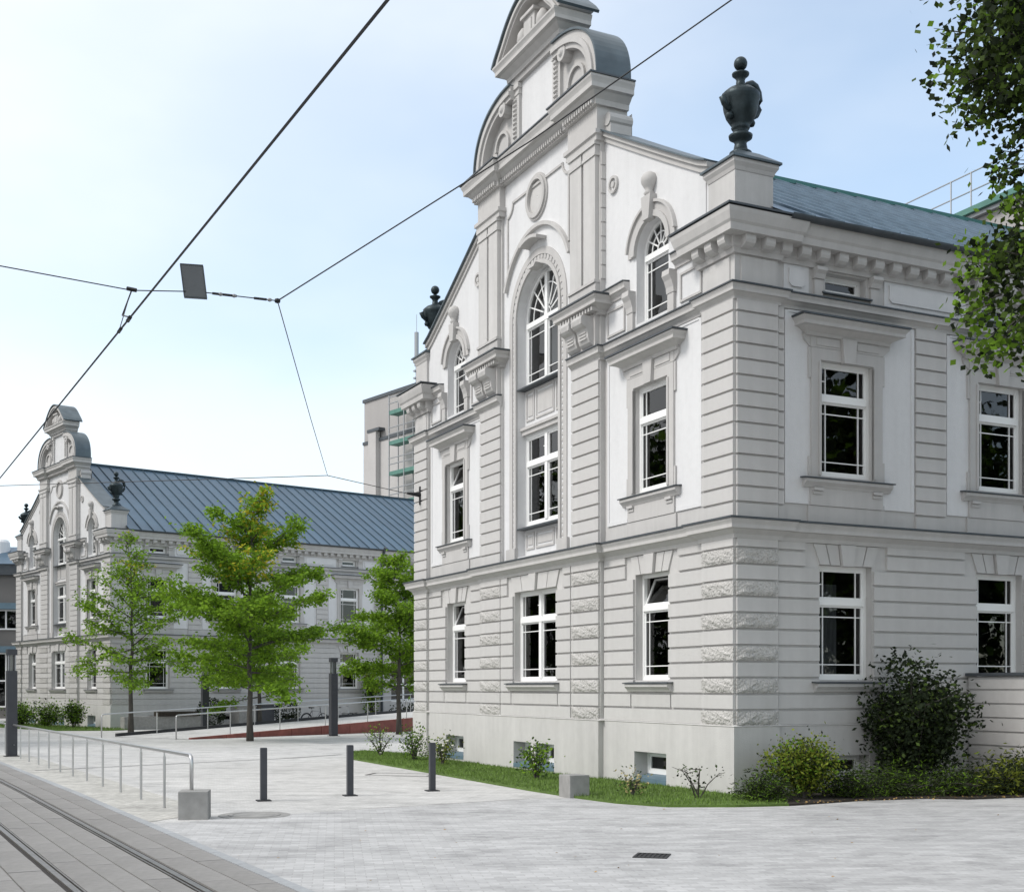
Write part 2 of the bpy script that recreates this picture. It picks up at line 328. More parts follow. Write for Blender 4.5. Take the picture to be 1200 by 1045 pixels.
def wall(mb, M, u0, u1, z0, zhi, p, ops, depth=0.32, ends=True, z0f=None):
    """wall sheet with openings (a,b,za,zb,arch) and their reveals. zhi: number or function"""
    zh = zhi if callable(zhi) else (lambda u: zhi)
    us = {u0, u1}
    for (a, b, za, zb, ar) in ops:
        us |= {a, b}
        if ar:
            for k in range(1, 16): us.add((a + b) / 2 - math.cos(math.pi * k / 16) * (b - a) / 2)
    if callable(zhi):
        for k in range(1, 12): us.add(u0 + (u1 - u0) * k / 12)
    us = sorted(x for x in us if u0 - 1e-9 <= x <= u1 + 1e-9)
    def top(o, u):
        a, b, za, zb, ar = o
        if not ar: return zb
        r = (b - a) / 2; return zb + math.sqrt(max(0, r * r - (u - (a + b) / 2) ** 2))
    for l, r in zip(us, us[1:]):
        if r - l < 1e-6: continue
        mid = (l + r) / 2
        os_ = sorted([o for o in ops if o[0] < mid < o[1]], key=lambda o: o[2])
        lo = (z0, z0)
        for o in os_:
            mb.quad(M(l, p, lo[0]), M(r, p, lo[1]), M(r, p, o[2]), M(l, p, o[2])); lo = (top(o, l), top(o, r))
        mb.quad(M(l, p, lo[0]), M(r, p, lo[1]), M(r, p, zh(r)), M(l, p, zh(l)))
    q = p - depth
    for (a, b, za, zb, ar) in ops:
        mb.quad(M(a, p, za), M(a, q, za), M(a, q, zb), M(a, p, zb)); mb.quad(M(b, p, za), M(b, q, za), M(b, q, zb), M(b, p, zb))
        mb.quad(M(a, p, za), M(b, p, za), M(b, q, za), M(a, q, za))
        if not ar: mb.quad(M(a, p, zb), M(b, p, zb), M(b, q, zb), M(a, q, zb))
        else:
            pts = arc((a + b) / 2, zb, (b - a) / 2, 0, math.pi, 20)
            for (x, y) in zip(pts, pts[1:]): mb.quad(M(x[0], p, x[1]), M(y[0], p, y[1]), M(y[0], q, y[1]), M(x[0], q, x[1]))
    if ends:
        for u in ((u0, u1) if ends is True else ((u1,) if ends == 'hi' else (u0,))): mb.quad(M(u, p, z0), M(u, q, z0), M(u, q, zh(u)), M(u, p, zh(u)))

_cache = {}
def block(parent, M, u0, u1, p0, p1, z0, z1, rough=False, name='stone_block'):
    g = 0.0145; u0 += g; u1 -= g; z0 += g; z1 -= g
    key = (M is MF, round(u1 - u0, 3), round(p1 - p0, 3), round(z1 - z0, 3), rough, rnd.randrange(4) if rough else 0)
    if key not in _cache:
        mb = MB(); w, h, d = u1 - u0, z1 - z0, p1 - p0
        if not rough: mb.box(M, 0, w, 0, d, 0, h, 0.006)
        else:
            nx, nz = 7, 4; P = {}; Q = {}
            for i in range(nx + 1):
                for j in range(nz + 1):
                    e = i in (0, nx) or j in (0, nz)
                    ju = 0 if e else rnd.uniform(-0.3, 0.3) * w / nx; jz = 0 if e else rnd.uniform(-0.3, 0.3) * h / nz
                    P[i, j] = M(w * i / nx + ju, d * 0.85 if e else d * (1.0 + rnd.random() * 0.45), h * j / nz + jz); Q[i, j] = M(w * i / nx, 0, h * j / nz)
            for i in range(nx):
                for j in range(nz): mb.quad(P[i, j], P[i + 1, j], P[i + 1, j + 1], P[i, j + 1])
            mb.quad(P[0, 0], P[nx, 0], Q[nx, 0], Q[0, 0]); mb.quad(P[0, nz], P[nx, nz], Q[nx, nz], Q[0, nz]); mb.quad(P[0, 0], P[0, nz], Q[0, nz], Q[0, 0]); mb.quad(P[nx, 0], P[nx, nz], Q[nx, nz], Q[nx, 0])
        _cache[key] = mb.mesh(name, 'rough' if rough else 'block', recalc=not rough)
    return obj(name, _cache[key], parent, M(u0, p0, z0))

# ================================================================== windows
def window(parent, M, a, b, z0, z1, p, double=False, arch=False, small=False, tilt=False, curtain=False):
    """frame = the window itself; panes, glazing bars and sill under it"""
    f = 0.065; mb = MB(); c = (a + b) / 2; w = b - a; r = w / 2
    q = p + 0.07
    zs = z1 if not arch else z1               # z1 = springing for arches
    mb.box(M, a, a + f, p, q, z0, zs); mb.box(M, b - f, b, p, q, z0, zs); mb.box(M, a + f, b - f, p, q, z0, z0 + f)
    if arch: mb.strip(M, arc(c, zs, r - f, math.pi, 0, 18), arc(c, zs, r, math.pi, 0, 18), p, q)
    else: mb.box(M, a + f, b - f, p, q, z1 - f, z1)
    lights = []
    def glaze(F, x0, x1, y0, y1, par):          # pane facing outwards
        q4 = [F(x0, p + 0.03, y0), F(x1, p + 0.03, y0), F(x1, p + 0.03, y1), F(x0, p + 0.03, y1)]
        g = MB(); g.quad(*(reversed(q4) if M is MF else q4)); g.build('pane', 'glass', par, recalc=False)
    if small: lights = [(a + f, b - f, z0 + f, z1 - f)]
    else:
        zt = z0 + (z1 - z0) * 0.68 if not arch else z1 - 0.06
        mb.box(M, a + f, b - f, p, q + 0.03, zt - 0.05, zt + 0.06)
        if double:
            mb.box(M, c - 0.06, c + 0.06, p + 0.002, q + 0.02, z0 + f, zt - 0.05)
            mb.box(M, c - 0.06, c + 0.06, p + 0.002, q + 0.02, zt + 0.06, (z1 - f) if not arch else z1 + r - f + 0.01)
            cols = [(a + f, c - 0.06), (c + 0.06, b - f)]
        else: cols = [(a + f, b - f)]
        for (l, rr) in cols:
            lights.append((l, rr, z0 + f, zt - 0.05))
            if not arch: lights.append((l, rr, zt + 0.06, z1 - f))
    wo = mb.build('window', 'winwhite', parent)
    for (l, rr, za, zb) in lights:          # sash rims + glass
        s = MB(); e = 0.035
        for bx in ((l, l + e, za, zb), (rr - e, rr, za, zb), (l + e, rr - e, za, za + e), (l + e, rr - e, zb - e, zb)): s.box(M, bx[0], bx[1], p + 0.012, p + 0.055, bx[2], bx[3])
        if tilt and not small and za > z0 + 0.5 * (z1 - z0):
            # upper light tipped inwards at its top
            k = 0.42; T = lambda u, pp, z, za=za: M(u, pp - k * (z - za), z)
            s = MB()
            for bx in ((l, l + e, za, zb), (rr - e, rr, za, zb), (l + e, rr - e, za, za + e), (l + e, rr - e, zb - e, zb)): s.box(T, bx[0], bx[1], p + 0.012, p + 0.055, bx[2], bx[3])
            s.build('sash', 'winwhite', wo)
            glaze(T, l + e, rr - e, za + e, zb - e, wo)
            continue
        s.build('sash', 'winwhite', wo)
        glaze(M, l + e, rr - e, za + e, zb - e, wo)
        if not small:
            tall = zb - za > 0.8; gb = MB(); t = 0.009; x = 0.10 if double else 0.12
            xs = (l + e + x, rr - e - x)
            for u in (xs if not double else (xs[0] if l < c else xs[1],)): gb.box(M, u - t, u + t, p + 0.032, p + 0.052, za + e, zb - e)
            for z in ((za + 0.2, zb - 0.2) if tall else ()): gb.box(M, l + e, rr - e, p + 0.033, p + 0.050, z - t, z + t)
            if not tall:
                for z in (za + (zb - za) * 0.5,):
                    gb.box(M, l + e, xs[0] - t, p + 0.033, p + 0.05, z - t, z + t)
            gb.build('glazing_bars', 'winwhite', wo, kind='stuff')
    if arch:
        zt2 = z1 + 0.0; rr = r - f
        g = MB(); g.v = [M(c - rr, p + 0.03, zt2)] + [M(u, p + 0.03, z) for u, z in arc(c, z1, rr, math.pi, 0, 18)]
        g.f = [tuple(range(len(g.v)))]; g.build('pane', 'glass', wo, recalc=False)
        gb = MB(); t = 0.014
        for k in range(1, 6 if not double else 8):
            n_ = 6 if not double else 8
            if double and k == 4: continue
            an = math.pi * k / n_; d = Vector((math.cos(an), math.sin(an))); n2 = Vector((-d.y, d.x)) * t; o = Vector((c, z1 + 0.03))
            P0 = o + d * rr * 0.22; P1 = o + d * (rr + 0.0)
            gb.prism(M, [tuple(P0 + n2), tuple(P0 - n2), tuple(P1 - n2), tuple(P1 + n2)], p + 0.032, p + 0.055)
        for k in ((0.22, 0.62) if not double else (0.16, 0.72)): gb.strip(M, arc(c, z1 + 0.03, rr * k - 0.012, math.pi, 0, 14), arc(c, z1 + 0.03, rr * k + 0.012, math.pi, 0, 14), p + 0.034, p + 0.052)
        gb.build('glazing_bars', 'winwhite', wo, kind='stuff')
    if curtain:
        cb = MB(); n = 14; l = a + f; rr = a + f + (b - a) * 0.5
        for k in range(n):
            u0 = l + (rr - l) * k / n; u1 = l + (rr - l) * (k + 1) / n
            cb.quad(M(u0, p - 0.10 - 0.03 * (k % 2), z0), M(u1, p - 0.10 - 0.03 * ((k + 1) % 2), z0), M(u1, p - 0.10 - 0.03 * ((k + 1) % 2), z1 - 0.3), M(u0, p - 0.10 - 0.03 * (k % 2), z1 - 0.3))
        cb.build('curtain', 'curtain', wo, recalc=False)
    return wo

# ================================================================== the gabled building (used twice)
W = 14.26; CEN = W / 2
QW = 0.86; RA, RB = 4.30, W - 4.30          # corner piers, central projection
BQ, BR = 0.06, 0.11                          # how far they stand out
PI_IN = 5.45                                 # inner edge of central piers
CA, CB = 6.12, W - 6.12                      # central recess
WC = 2.58; WH = 0.585                        # flank window centre and half width
Z_PL, Z_C1, Z_S2, Z_TOP = 1.14, 4.60, 8.48, 9.63
ZCOURSE = [1.15 + 0.27 * k for k in range(12)] + [4.29]
ZBAND = [4.61 + 0.2630 * k for k in range(15)]
RIDGE = 13.9; EAVE = 9.66
def rake(s):                                 # top of the gable wall over the flanks
    s = min(s, W - s)
    x = (s - 0.75) / 3.55; return 10.68 + (12.62 - 10.68) * max(0.0, x) ** 1.03 if x > 0 else 10.68

def cornice_profile(z0, z1, out, back=0.02):
    h = z1 - z0
    return [(-back, z0), (out * 0.22, z0), (out * 0.26, z0 + h * 0.22), (out * 0.45, z0 + h * 0.34), (out * 0.62, z0 + h * 0.46), (out * 0.86, z0 + h * 0.50), (out * 0.86, z0 + h * 0.70),
            (out * 0.92, z0 + h * 0.80), (out, z0 + h * 0.90), (out, z0 + h), (-back, z0 + h)]
def cover(z, out, th=0.032, slope=0.05): return [(-0.02, z + 0.002 + slope), (out + 0.025, z + 0.002), (out + 0.025, z + 0.002 + th), (-0.02, z + 0.002 + th + slope)]

def urn(parent, x, y, z, ang):
    mb = MB()
    prof = [(0.0, 0), (0.20, 0), (0.20, 0.05), (0.13, 0.09), (0.105, 0.19), (0.13, 0.235), (0.205, 0.27), (0.215, 0.31), (0.15, 0.345), (0.125, 0.375), (0.15, 0.40), (0.17, 0.43), (0.15, 0.455),
            (0.19, 0.49), (0.26, 0.58), (0.305, 0.70), (0.325, 0.82), (0.345, 0.86), (0.345, 0.92), (0.31, 0.95), (0.24, 1.00), (0.16, 1.03), (0.09, 1.06), (0.075, 1.15), (0.10, 1.19), (0.15, 1.225), (0.155, 1.25), (0.09, 1.27), (0.05, 1.29), (0.04, 1.31)]
    prof = [(r * 0.95, q * 1.12) for r, q in prof]; mb.lathe(prof, (x, y, z), 24)
    u = mb.build('urn', 'bronze', parent, smooth=True)
    b = MB(); b.lathe([(0.0, -0.115)] + [(0.115 * math.cos(t), 0.115 * math.sin(t)) for t in [R(-75 + 15 * k) for k in range(11)]] + [(0.0, 0.115)], (x, y, z + 1.57), 18); b.build('finial_ball', 'bronze', u, smooth=True)
    for s in (0, math.pi):
        h = MB(); c, sn = math.cos(ang + s), math.sin(ang + s); pts = []
        for k in range(11 if s == 0 else 4):
            t = R(-110 + 29 * k); rr = 0.27 + 0.18 * math.cos(t) ; zz = 1.02 + 0.28 * math.sin(t)
            if k > 8: rr -= 0.05
            pts.append((x + c * rr, y + sn * rr, z + zz))
        h.tube(pts, [0.045, 0.05, 0.055, 0.06, 0.065, 0.07, 0.07, 0.065, 0.06, 0.05, 0.04][:len(pts)], 8); h.build('handle', 'bronze', u, smooth=True)
        m = MB(); m.lathe([(0.0, -0.07), (0.05, -0.05), (0.07, 0), (0.05, 0.05), (0, 0.07)], (x + c * 0.26, y + sn * 0.26, z + 0.63), 10); m.build('mask_ornament', 'bronze', u, smooth=True)
    return u

def hood(parent, M, c, hw, z0, z1, out, base=0.0):
    """moulded cap over a window, with a sheet-metal cover"""
    path = {True: lambda: [(-base, c + hw), (-base, c - hw)], False: lambda: [(c - hw, -base), (c + hw, -base)]}[M is MF]()
    e = 0.02
    if M is MF: path = [(0.05, c + hw), (-base - e, c + hw), (-base - e, c - hw), (0.05, c - hw)]
    else: path = [(c - hw, 0.05), (c - hw, -base - e), (c + hw, -base - e), (c + hw, 0.05)]
    o = part('window_hood', 'trim', parent, lambda m: m.sweep(path, cornice_profile(z0, z1, out)))
    part('cover_sheet', 'slate', o, lambda m: m.sweep(path, cover(z1, out)))
    return o

def sillpart(wo, M, c, hw, z, out, base, far):
    def f(m):
        m.profile(M, [(base - 0.25, z), (base + out, z - 0.035), (base + out, z - 0.055), (base - 0.25, z - 0.025)], c - hw, c + hw)
    part('sill_sheet', 'slate', wo, f)
    part('sill', 'trim', wo, lambda m: m.profile(M, [(base - 0.02, z - 0.03), (base + out * 0.85, z - 0.06), (base + out * 0.85, z - 0.11), (base + out * 0.5, z - 0.16), (base + out * 0.35, z - 0.20), (base - 0.02, z - 0.20)], c - hw + 0.04, c + hw - 0.04))

def upper_window(B, M, c, far, tilt=False):
    """first-floor window with surround, cap, sill and apron"""
    a, b, z0, z1 = c - WH, c + WH, 5.44, 7.42
    wo = window(B, M, a, b, z0, z1, -0.15, tilt=tilt)
    sw = 0.20
    def sur(m):
        for (x0, x1) in ((a - sw, a), (b, b + sw)):
            m.box(M, x0, x1, 0, 0.055, z0 - 0.05, 7.42)
        m.box(M, a - sw, b + sw, 0, 0.055, 7.42, 7.62)
        for s in (-1, 1):
            e = a - sw if s < 0 else b + sw
            x0, x1 = sorted((e, e + s * 0.055)); m.box(M, x0, x1, 0, 0.045, 7.10, 7.62); m.box(M, x0, x1, 0, 0.045, z0 - 0.05, 5.75)
            i0 = a if s < 0 else b; x0, x1 = sorted((i0, i0 + s * 0.05)); m.box(M, x0, x1, 0, 0.075, z0, 7.38)
    part('window_surround', 'trim', B, sur)
    def frieze(m):
        m.box(M, a - sw - 0.02, b + sw + 0.02, 0, 0.06, 7.624, 7.83)
        m.prism(M, [(a - sw - 0.02, 7.63), (a - sw - 0.16, 7.74), (a - sw - 0.18, 7.83), (a - sw - 0.02, 7.83)], 0, 0.05)
        m.prism(M, [(b + sw + 0.02, 7.63), (b + sw + 0.16, 7.74), (b + sw + 0.18, 7.83), (b + sw + 0.02, 7.83)], 0, 0.05)
        m.box(M, a - 0.1, c - 0.2, 0.06, 0.075, 7.66, 7.79); m.box(M, c + 0.2, b + 0.1, 0.06, 0.075, 7.66, 7.79)
    part('window_frieze', 'trim', B, frieze)
    part('keystone', 'trim', B, lambda m: m.prism(M, [(c - 0.12, 7.40), (c + 0.12, 7.40), (c + 0.16, 7.82), (c - 0.16, 7.82)], 0, 0.12))
    hood(B, M, c, 0.86, 7.81, 8.08, 0.30)
    sillpart(wo, M, c, 1.0, 5.42, 0.16, 0.0, far)
    def apron(m):
        m.box(M, c - 0.80, c + 0.80, 0, 0.05, 4.92, 5.24); m.box(M, c - 0.84, c + 0.84, 0, 0.035, 4.64, 4.915)
        for s in (-1, 1):
            for k in range(2): m.box(M, c + s * 0.66 - 0.10, c + s * 0.66 + 0.10, 0.05, 0.10 - 0.03 * k, 5.17 - 0.06 * k, 5.22 - 0.06 * k)
    part('window_apron', 'trim', B, apron)

def voussoirs(B, M, c, hw, z0, z1, base):
    """splayed lintel stones with a proud keystone"""
    n = 2; pieces = []
    def edge(k, z):         # k: position in stones either side of the keystone
        s = 1 if k > 0 else -1; t = abs(k)
        lo = 0.13 + (hw - 0.13) * (t - 0.5) / n if t >= 0.5 else 0; hi = 0.18 + (hw + 0.10 - 0.13) * (t - 0.5) / n
        return c + s * (lo + (hi - lo) * (z - z0) / (z1 - z0))
    for s in (-1, 1):
        for k in range(n):
            g = 0.012
            k0, k1 = s * (0.5 + k), s * (1.5 + k)
            poly = [(edge(k0, z0) + s * g, z0), (edge(k1, z0) - s * g, z0), (edge(k1, z1) - s * g, z1 - 0.012), (edge(k0, z1) + s * g, z1 - 0.012)]
            part('voussoir', 'block', B, lambda m: m.prism(M, poly, base - 0.01, base + 0.03))
    part('keystone', 'block', B, lambda m: m.prism(M, [(c - 0.12, z0 - 0.015), (c + 0.12, z0 - 0.015), (c + 0.17, z1 - 0.01), (c - 0.17, z1 - 0.01)], base - 0.01, base + 0.085))

def console(B, M, c, w, z0, z1, base, out):
    h = z1 - z0
    prof = [(base - 0.02, z1), (base + out, z1), (base + out + 0.02, z1 - h * 0.12), (base + out, z1 - h * 0.28), (base + out * 0.86, z1 - h * 0.36), (base + out * 0.60, z1 - h * 0.42), (base + out * 0.50, z1 - h * 0.58), (base + out * 0.48, z1 - h * 0.74),
            (base + out * 0.34, z1 - h * 0.90), (base + out * 0.12, z0), (base - 0.02, z0)]
    o = part('console', 'trim', B, lambda m: m.profile(M, prof, c - w / 2, c + w / 2))
    def det(m):
        for k in range(3):
            z = z0 + h * (0.22 + 0.11 * k); m.box(M, c - w * 0.32, c + w * 0.32, base + out * 0.3, base + out * (0.53 + 0.02 * k), z, z + h * 0.05)
        for s in (-1, 1):
            m.box(M, c + s * w * 0.40 - w * 0.06, c + s * w * 0.40 + w * 0.06, base + out * 0.2, base + out * 1.05, z1 - h * 0.30, z1 - h * 0.04)
    part('console_carving', 'trim', o, det, kind='stuff')

def building(name, loc, rz, L, far):
    B = empty(name, loc, rz)
    bp = 0.045
    # ---- plan outlines
    side_bays = [2.33 + 3.66 * k for k in range(int((L - 2) / 3.66))]
    if not far: side_bays = side_bays[:4]
    door_bay = 4 if far else -1
    full = [(L, W), (0.85, W), (0.85, W + BQ), (-BQ, W + BQ), (-BQ, W - QW), (0, W - QW), (0, RB), (-BR, RB), (-BR, RA), (0, RA), (0, QW), (-BQ, QW), (-BQ, -BQ), (0.83, -BQ), (0.83, 0), (L, 0)]
    # ---- wall sheets, front
    gw = lambda c, z0, z1, h=WH: (c - h, c + h, z0, z1, False)
    WF = MB(); PF = MB()
    bw = [(WC - 0.55, WC + 0.55, 0.10, 0.60, False)]; bwm = [(W - WC - 0.55, W - WC + 0.55, 0.10, 0.60, False)]
    # plinth (rendered smooth, stands 5 cm proud)
    e = 0.05
    wall(PF, MF, -BQ - e, QW, -0.6, Z_PL, BQ + e, [], ends='hi')
    wall(PF, MF, QW, RA, -0.6, Z_PL, e, bw, 0.4); wall(PF, MF, RB, W - QW, -0.6, Z_PL, e, bwm, 0.4)
    wall(PF, MF, RA, RB, -0.6, Z_PL, BR + e, [(6.16, 7.02, 0.10, 0.60, False), (7.24, 8.10, 0.10, 0.60, False)], 0.45)
    wall(PF, MF, W - QW, W + BQ + e, -0.6, Z_PL, BQ + e, [])
    wall(PF, MS, -BQ - e, 0.83, -0.6, Z_PL, BQ + e, [], ends='hi')
    sbw = [(c - 0.5, c + 0.5, 0.25, 0.62, False) for c in side_bays]
    wall(PF, MS, 0.83, L, -0.6, Z_PL, e, sbw, 0.4)
    PF.sweep(full, [(-0.05, Z_PL), (e + 0.002, Z_PL - 0.001), (e + 0.012, Z_PL + 0.012), (0.0, Z_PL + 0.05), (-0.05, Z_PL + 0.05)])
    PF.quad((0, W, -0.6), (L, W, -0.6), (L, W, EAVE), (0, W, EAVE)); PF.quad((L, 0, -0.6), (L, W, -0.6), (L, W, EAVE), (L, 0, EAVE))
    PF.v += [(L, 0, EAVE), (L, W, EAVE), (L, CEN, RIDGE)]; PF.f.append(tuple(len(PF.v) - 3 + k for k in range(3)))
    PF.build('plinth', 'grey', B, recalc=False)
    # ground + first floors
    wall(WF, MF, -BQ, QW, Z_PL, Z_TOP, BQ, [], ends='hi'); wall(WF, MF, W - QW, W + BQ, Z_PL, Z_TOP, BQ, [])
    aw = lambda c: (c - 0.55, c + 0.55, 8.62, 9.90, True)
    fw = lambda c: [gw(c, 1.93, 3.91), gw(c, 5.44, 7.42)]
    wall(WF, MF, QW, RA, Z_PL, Z_S2, 0, fw(WC)); wall(WF, MF, RB, W - QW, Z_PL, Z_S2, 0, fw(W - WC))
    wall(WF, MF, RA, PI_IN, Z_PL, 12.62, BR, []); wall(WF, MF, W - PI_IN, RB, Z_PL, 12.62, BR, [])
    wall(WF, MF, PI_IN, W - PI_IN, Z_PL, Z_C1, BR, [(CA, CB, 1.93, 3.91, False)])
    # long side
    so = []
    for k, c in enumerate(side_bays):
        so += [gw(c, 5.44, 7.42), (c - 0.45, c + 0.45, 8.62, 8.95, False)]
        so.append(gw(c, 1.93, 3.91) if k != door_bay else (c - 0.95, c + 0.95, Z_PL, 3.6, False))
    wall(WF, MS, -BQ, 0.83, Z_PL, Z_TOP, BQ, [], ends='hi'); wall(WF, MS, 0.83, L, Z_PL, Z_TOP, 0, so)
    WF.build('wall', 'grey', B, recalc=False)
    # white-rendered fields: central bay and gable flanks
    WW = MB()
    wall(WW, MF, PI_IN, W - PI_IN, Z_C1, 13.2, 0.05, [(CA, CB, 4.70, 9.93, True), (CEN - 0.38, CEN + 0.38, 12.30, 12.31, False)][:1], 0.2)
    wall(WW, MF, QW, RA, Z_S2, rake, 0.0, [aw(WC)]); wall(WW, MF, RB, W - QW, Z_S2, rake, 0.0, [aw(W - WC)])
    wall(WW, MF, 0.0, QW, Z_TOP - 0.1, rake, -0.02, []); wall(WW, MF, W - QW, W, Z_TOP - 0.1, rake, -0.02, [])
    # recess panel behind the central windows
    wall(WW, MF, CA, CB, 4.70, lambda u: 9.93 + math.sqrt(max(0, 1.0201 - (u - CEN) ** 2)), -0.14, [(CA + 0.02, CB - 0.02, 5.40, 7.40, False), (CA + 0.02, CB - 0.02, 8.50, 9.90, True)], 0.12)
    # gable back
    def gz(u): return rake(u) if u < RA or u > RB else 13.2
    us = [W * k / 60 for k in range(61)]
    for l, r in zip(us, us[1:]): WW.quad((0.6, l, 9.0), (0.6, r, 9.0), (0.6, r, gz((l + r) / 2) - 0.02), (0.6, l, gz((l + r) / 2) - 0.02))
    WW.build('gable_wall', 'white', B, recalc=False)
    # dark core so that rooms read as unlit
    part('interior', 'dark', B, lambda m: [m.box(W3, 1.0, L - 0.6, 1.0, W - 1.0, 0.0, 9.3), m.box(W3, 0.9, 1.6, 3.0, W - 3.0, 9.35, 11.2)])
    # ---- white panels of the first floor
    for (c0, M, l, r) in [(WC, MF, QW + 0.10, RA - 0.12), (W - WC, MF, RB + 0.12, W - QW - 0.10)] + [(c, MS, c - 1.33, c + 1.55) for c in side_bays]:
        def field(m):
            for (z0, z1, x0, x1) in ((4.93, 8.20, l, c0 - WH - 0.03), (4.93, 8.20, c0 + WH + 0.03, r), (7.45, 8.20, c0 - WH - 0.03, c0 + WH + 0.03), (4.93, 5.40, c0 - WH - 0.03, c0 + WH + 0.03)):
                m.box(M, x0, x1, -0.01, 0.012, z0, z1)
            for (x0, x1, z0, z1) in ((l, l + 0.07, 4.93, 8.20), (r - 0.07, r, 4.93, 8.20), (l + 0.07, c0 - 0.85, 4.93, 5.0), (c0 + 0.85, r - 0.07, 4.93, 5.0), (l + 0.07, r - 0.07, 8.17, 8.21)):
                m.box(M, x0, x1, 0.008, 0.026, z0, z1)
        part('white_panel', 'white', B, field)
    # ---- stone courses
    courses = []       # (M,u0,u1,p0,p1,z0,z1,rough)
    def row(M, u0, u1, base, z0, z1, rough=False): courses.append((M, u0, u1, base - 0.012, base + (bp if not rough else 0.052), z0, z1, rough))
    for k in range(12):
        z0, z1 = ZCOURSE[k], ZCOURSE[k + 1]; rg = (k % 2 == 0 and k < 11)
        for (a, b, base) in ((-BQ - 0.028, QW, BQ), (RA, PI_IN, BR), (W - PI_IN, RB, BR), (W - QW, W + BQ, BQ)): row(MF, a, b, base, z0, z1, rg)
        row(MS, -BQ - (0.0 if True else 0), 0.82, BQ, z0, z1, rg)
        lint = z0 > 3.75
        for (c, l, r, base, hw) in ((WC, QW, RA, 0, WH), (CEN, PI_IN, W - PI_IN, BR, CB - CEN), (W - WC, RB, W - QW, 0, WH)):
            g = hw + (0.30 if lint else 0)
            if k == 0: row(MF, l, r, base, z0, z1)
            elif k == 1:
                row(MF, l, c - g - 0.1, base, z0, z1); row(MF, c - g - 0.1, c + g + 0.1, base, z0, z1); row(MF, c + g + 0.1, r, base, z0, z1)
            else: row(MF, l, c - g, base, z0, z1); row(MF, c + g, r, base, z0, z1)
        xs = [0.83]
        for i, c in enumerate(side_bays):
            hw = WH if i != door_bay else 0.95
            g = hw + (0.30 if lint else 0)
            if k < 2 and i != door_bay: continue
            xs += [c - g, c + g]
        xs.append(L if far else side_bays[-1] + 1.8)
        for a, b in zip(xs[::2], xs[1::2]): row(MS, a, b, 0, z0, z1)
    for k in range(14):
        z0, z1 = ZBAND[k], min(ZBAND[k + 1], 8.25)
        for (a, b, base) in ((-BQ - 0.028, QW, BQ), (RA, PI_IN, BR), (W - PI_IN, RB, BR), (W - QW, W + BQ, BQ)): row(MF, a, b, base, z0, z1)
        row(MS, -BQ, 0.82, BQ, z0, z1); row(MS, 0.83, 0.99, 0, z0, z1)
        for i, c in enumerate(side_bays): row(MS, c + 1.56, c + 2.32, 0, z0, z1)
    if not far:
        n = 0
        for c in courses: block(B, *c[:7], rough=c[7])
    else:
        cb = MB(); rb = MB()
        for (M, u0, u1, p0, p1, z0, z1, rg) in courses: (rb if rg else cb).box(M, u0 + 0.013, u1 - 0.013, p0, p1 + (0.02 if rg else 0.0), z0 + 0.013, z1 - 0.013)
        cb.build('stone_courses', 'block', B, kind='stuff'); rb.build('rough_stones', 'rough', B, kind='stuff')
    for (c, hw, base) in ((WC, WH, 0), (W - WC, WH, 0)): voussoirs(B, MF, c, hw, 3.91, 4.27, base)
    voussoirs(B, MF, CEN, CB - CEN, 3.91, 4.27, BR)
    for i, c in enumerate(side_bays):
        if i != door_bay: voussoirs(B, MS, c, WH, 3.91, 4.27, 0)
    # ---- ground floor windows
    for k, c in enumerate((WC, W - WC)):
        wo = window(B, MF, c - WH, c + WH, 1.93, 3.91, -0.22, tilt=True); sillpart(wo, MF, c, 0.78, 1.92, 0.15, 0.03, far)
    wo = window(B, MF, CA, CB, 1.93, 3.91, -0.10, double=True); sillpart(wo, MF, CEN, 1.2, 1.92, 0.15, BR + 0.03, far)
    for i, c in enumerate(side_bays):
        if i == door_bay:
            d = MB()
            for s in (-1, 1): d.box(MS, c + s * 0.9 - 0.05, c + s * 0.9 + 0.05, -0.28, -0.18, Z_PL, 3.6)
            d.box(MS, c - 0.85, c + 0.85, -0.28, -0.18, 3.5, 3.6); d.box(MS, c - 0.85, c + 0.85, -0.28, -0.18, 2.1, 2.2); d.box(MS, c - 0.05, c + 0.05, -0.28, -0.18, Z_PL, 3.5); d.box(MS, c - 0.85, c + 0.85, -0.28, -0.18, Z_PL, 1.3)
            dd = d.build('glazed_door', 'winwhite', B)
            part('pane', 'glass', dd, lambda m: m.quad(MS(c - 0.85, -0.24, Z_PL), MS(c + 0.85, -0.24, Z_PL), MS(c + 0.85, -0.24, 3.5), MS(c - 0.85, -0.24, 3.5)), recalc=False)
            continue
        wo = window(B, MS, c - WH, c + WH, 1.93, 3.91, -0.22, curtain=(i == 0 and not far)); sillpart(wo, MS, c, 0.78, 1.92, 0.15, 0.03, far)
    # basement windows
    for (M, a, b, base) in ((MF, WC - 0.55, WC + 0.55, 0.05), (MF, W - WC - 0.55, W - WC + 0.55, 0.05), (MF, 6.16, 7.02, BR + 0.05), (MF, 7.24, 8.10, BR + 0.05)):
        wo = window(B, M, a, b, 0.18, 0.60, base - 0.36, small=True)
        part('sill_sheet', 'blue_sill', wo, lambda m: m.profile(M, [(base - 0.36, 0.19), (base + 0.01, 0.115), (base + 0.01, 0.03), (base - 0.36, 0.03)], a + 0.004, b - 0.004))
    for c in side_bays[:4]: window(B, MS, c - 0.5, c + 0.5, 0.25, 0.62, -0.30, small=True)
    # ---- first-floor windows
    upper_window(B, MF, WC, far); upper_window(B, MF, W - WC, far, tilt=True)
    for i, c in enumerate(side_bays): upper_window(B, MS, c, far)
    wo = window(B, MF, CA + 0.02, CB - 0.02, 5.40, 7.40, -0.24, double=True)
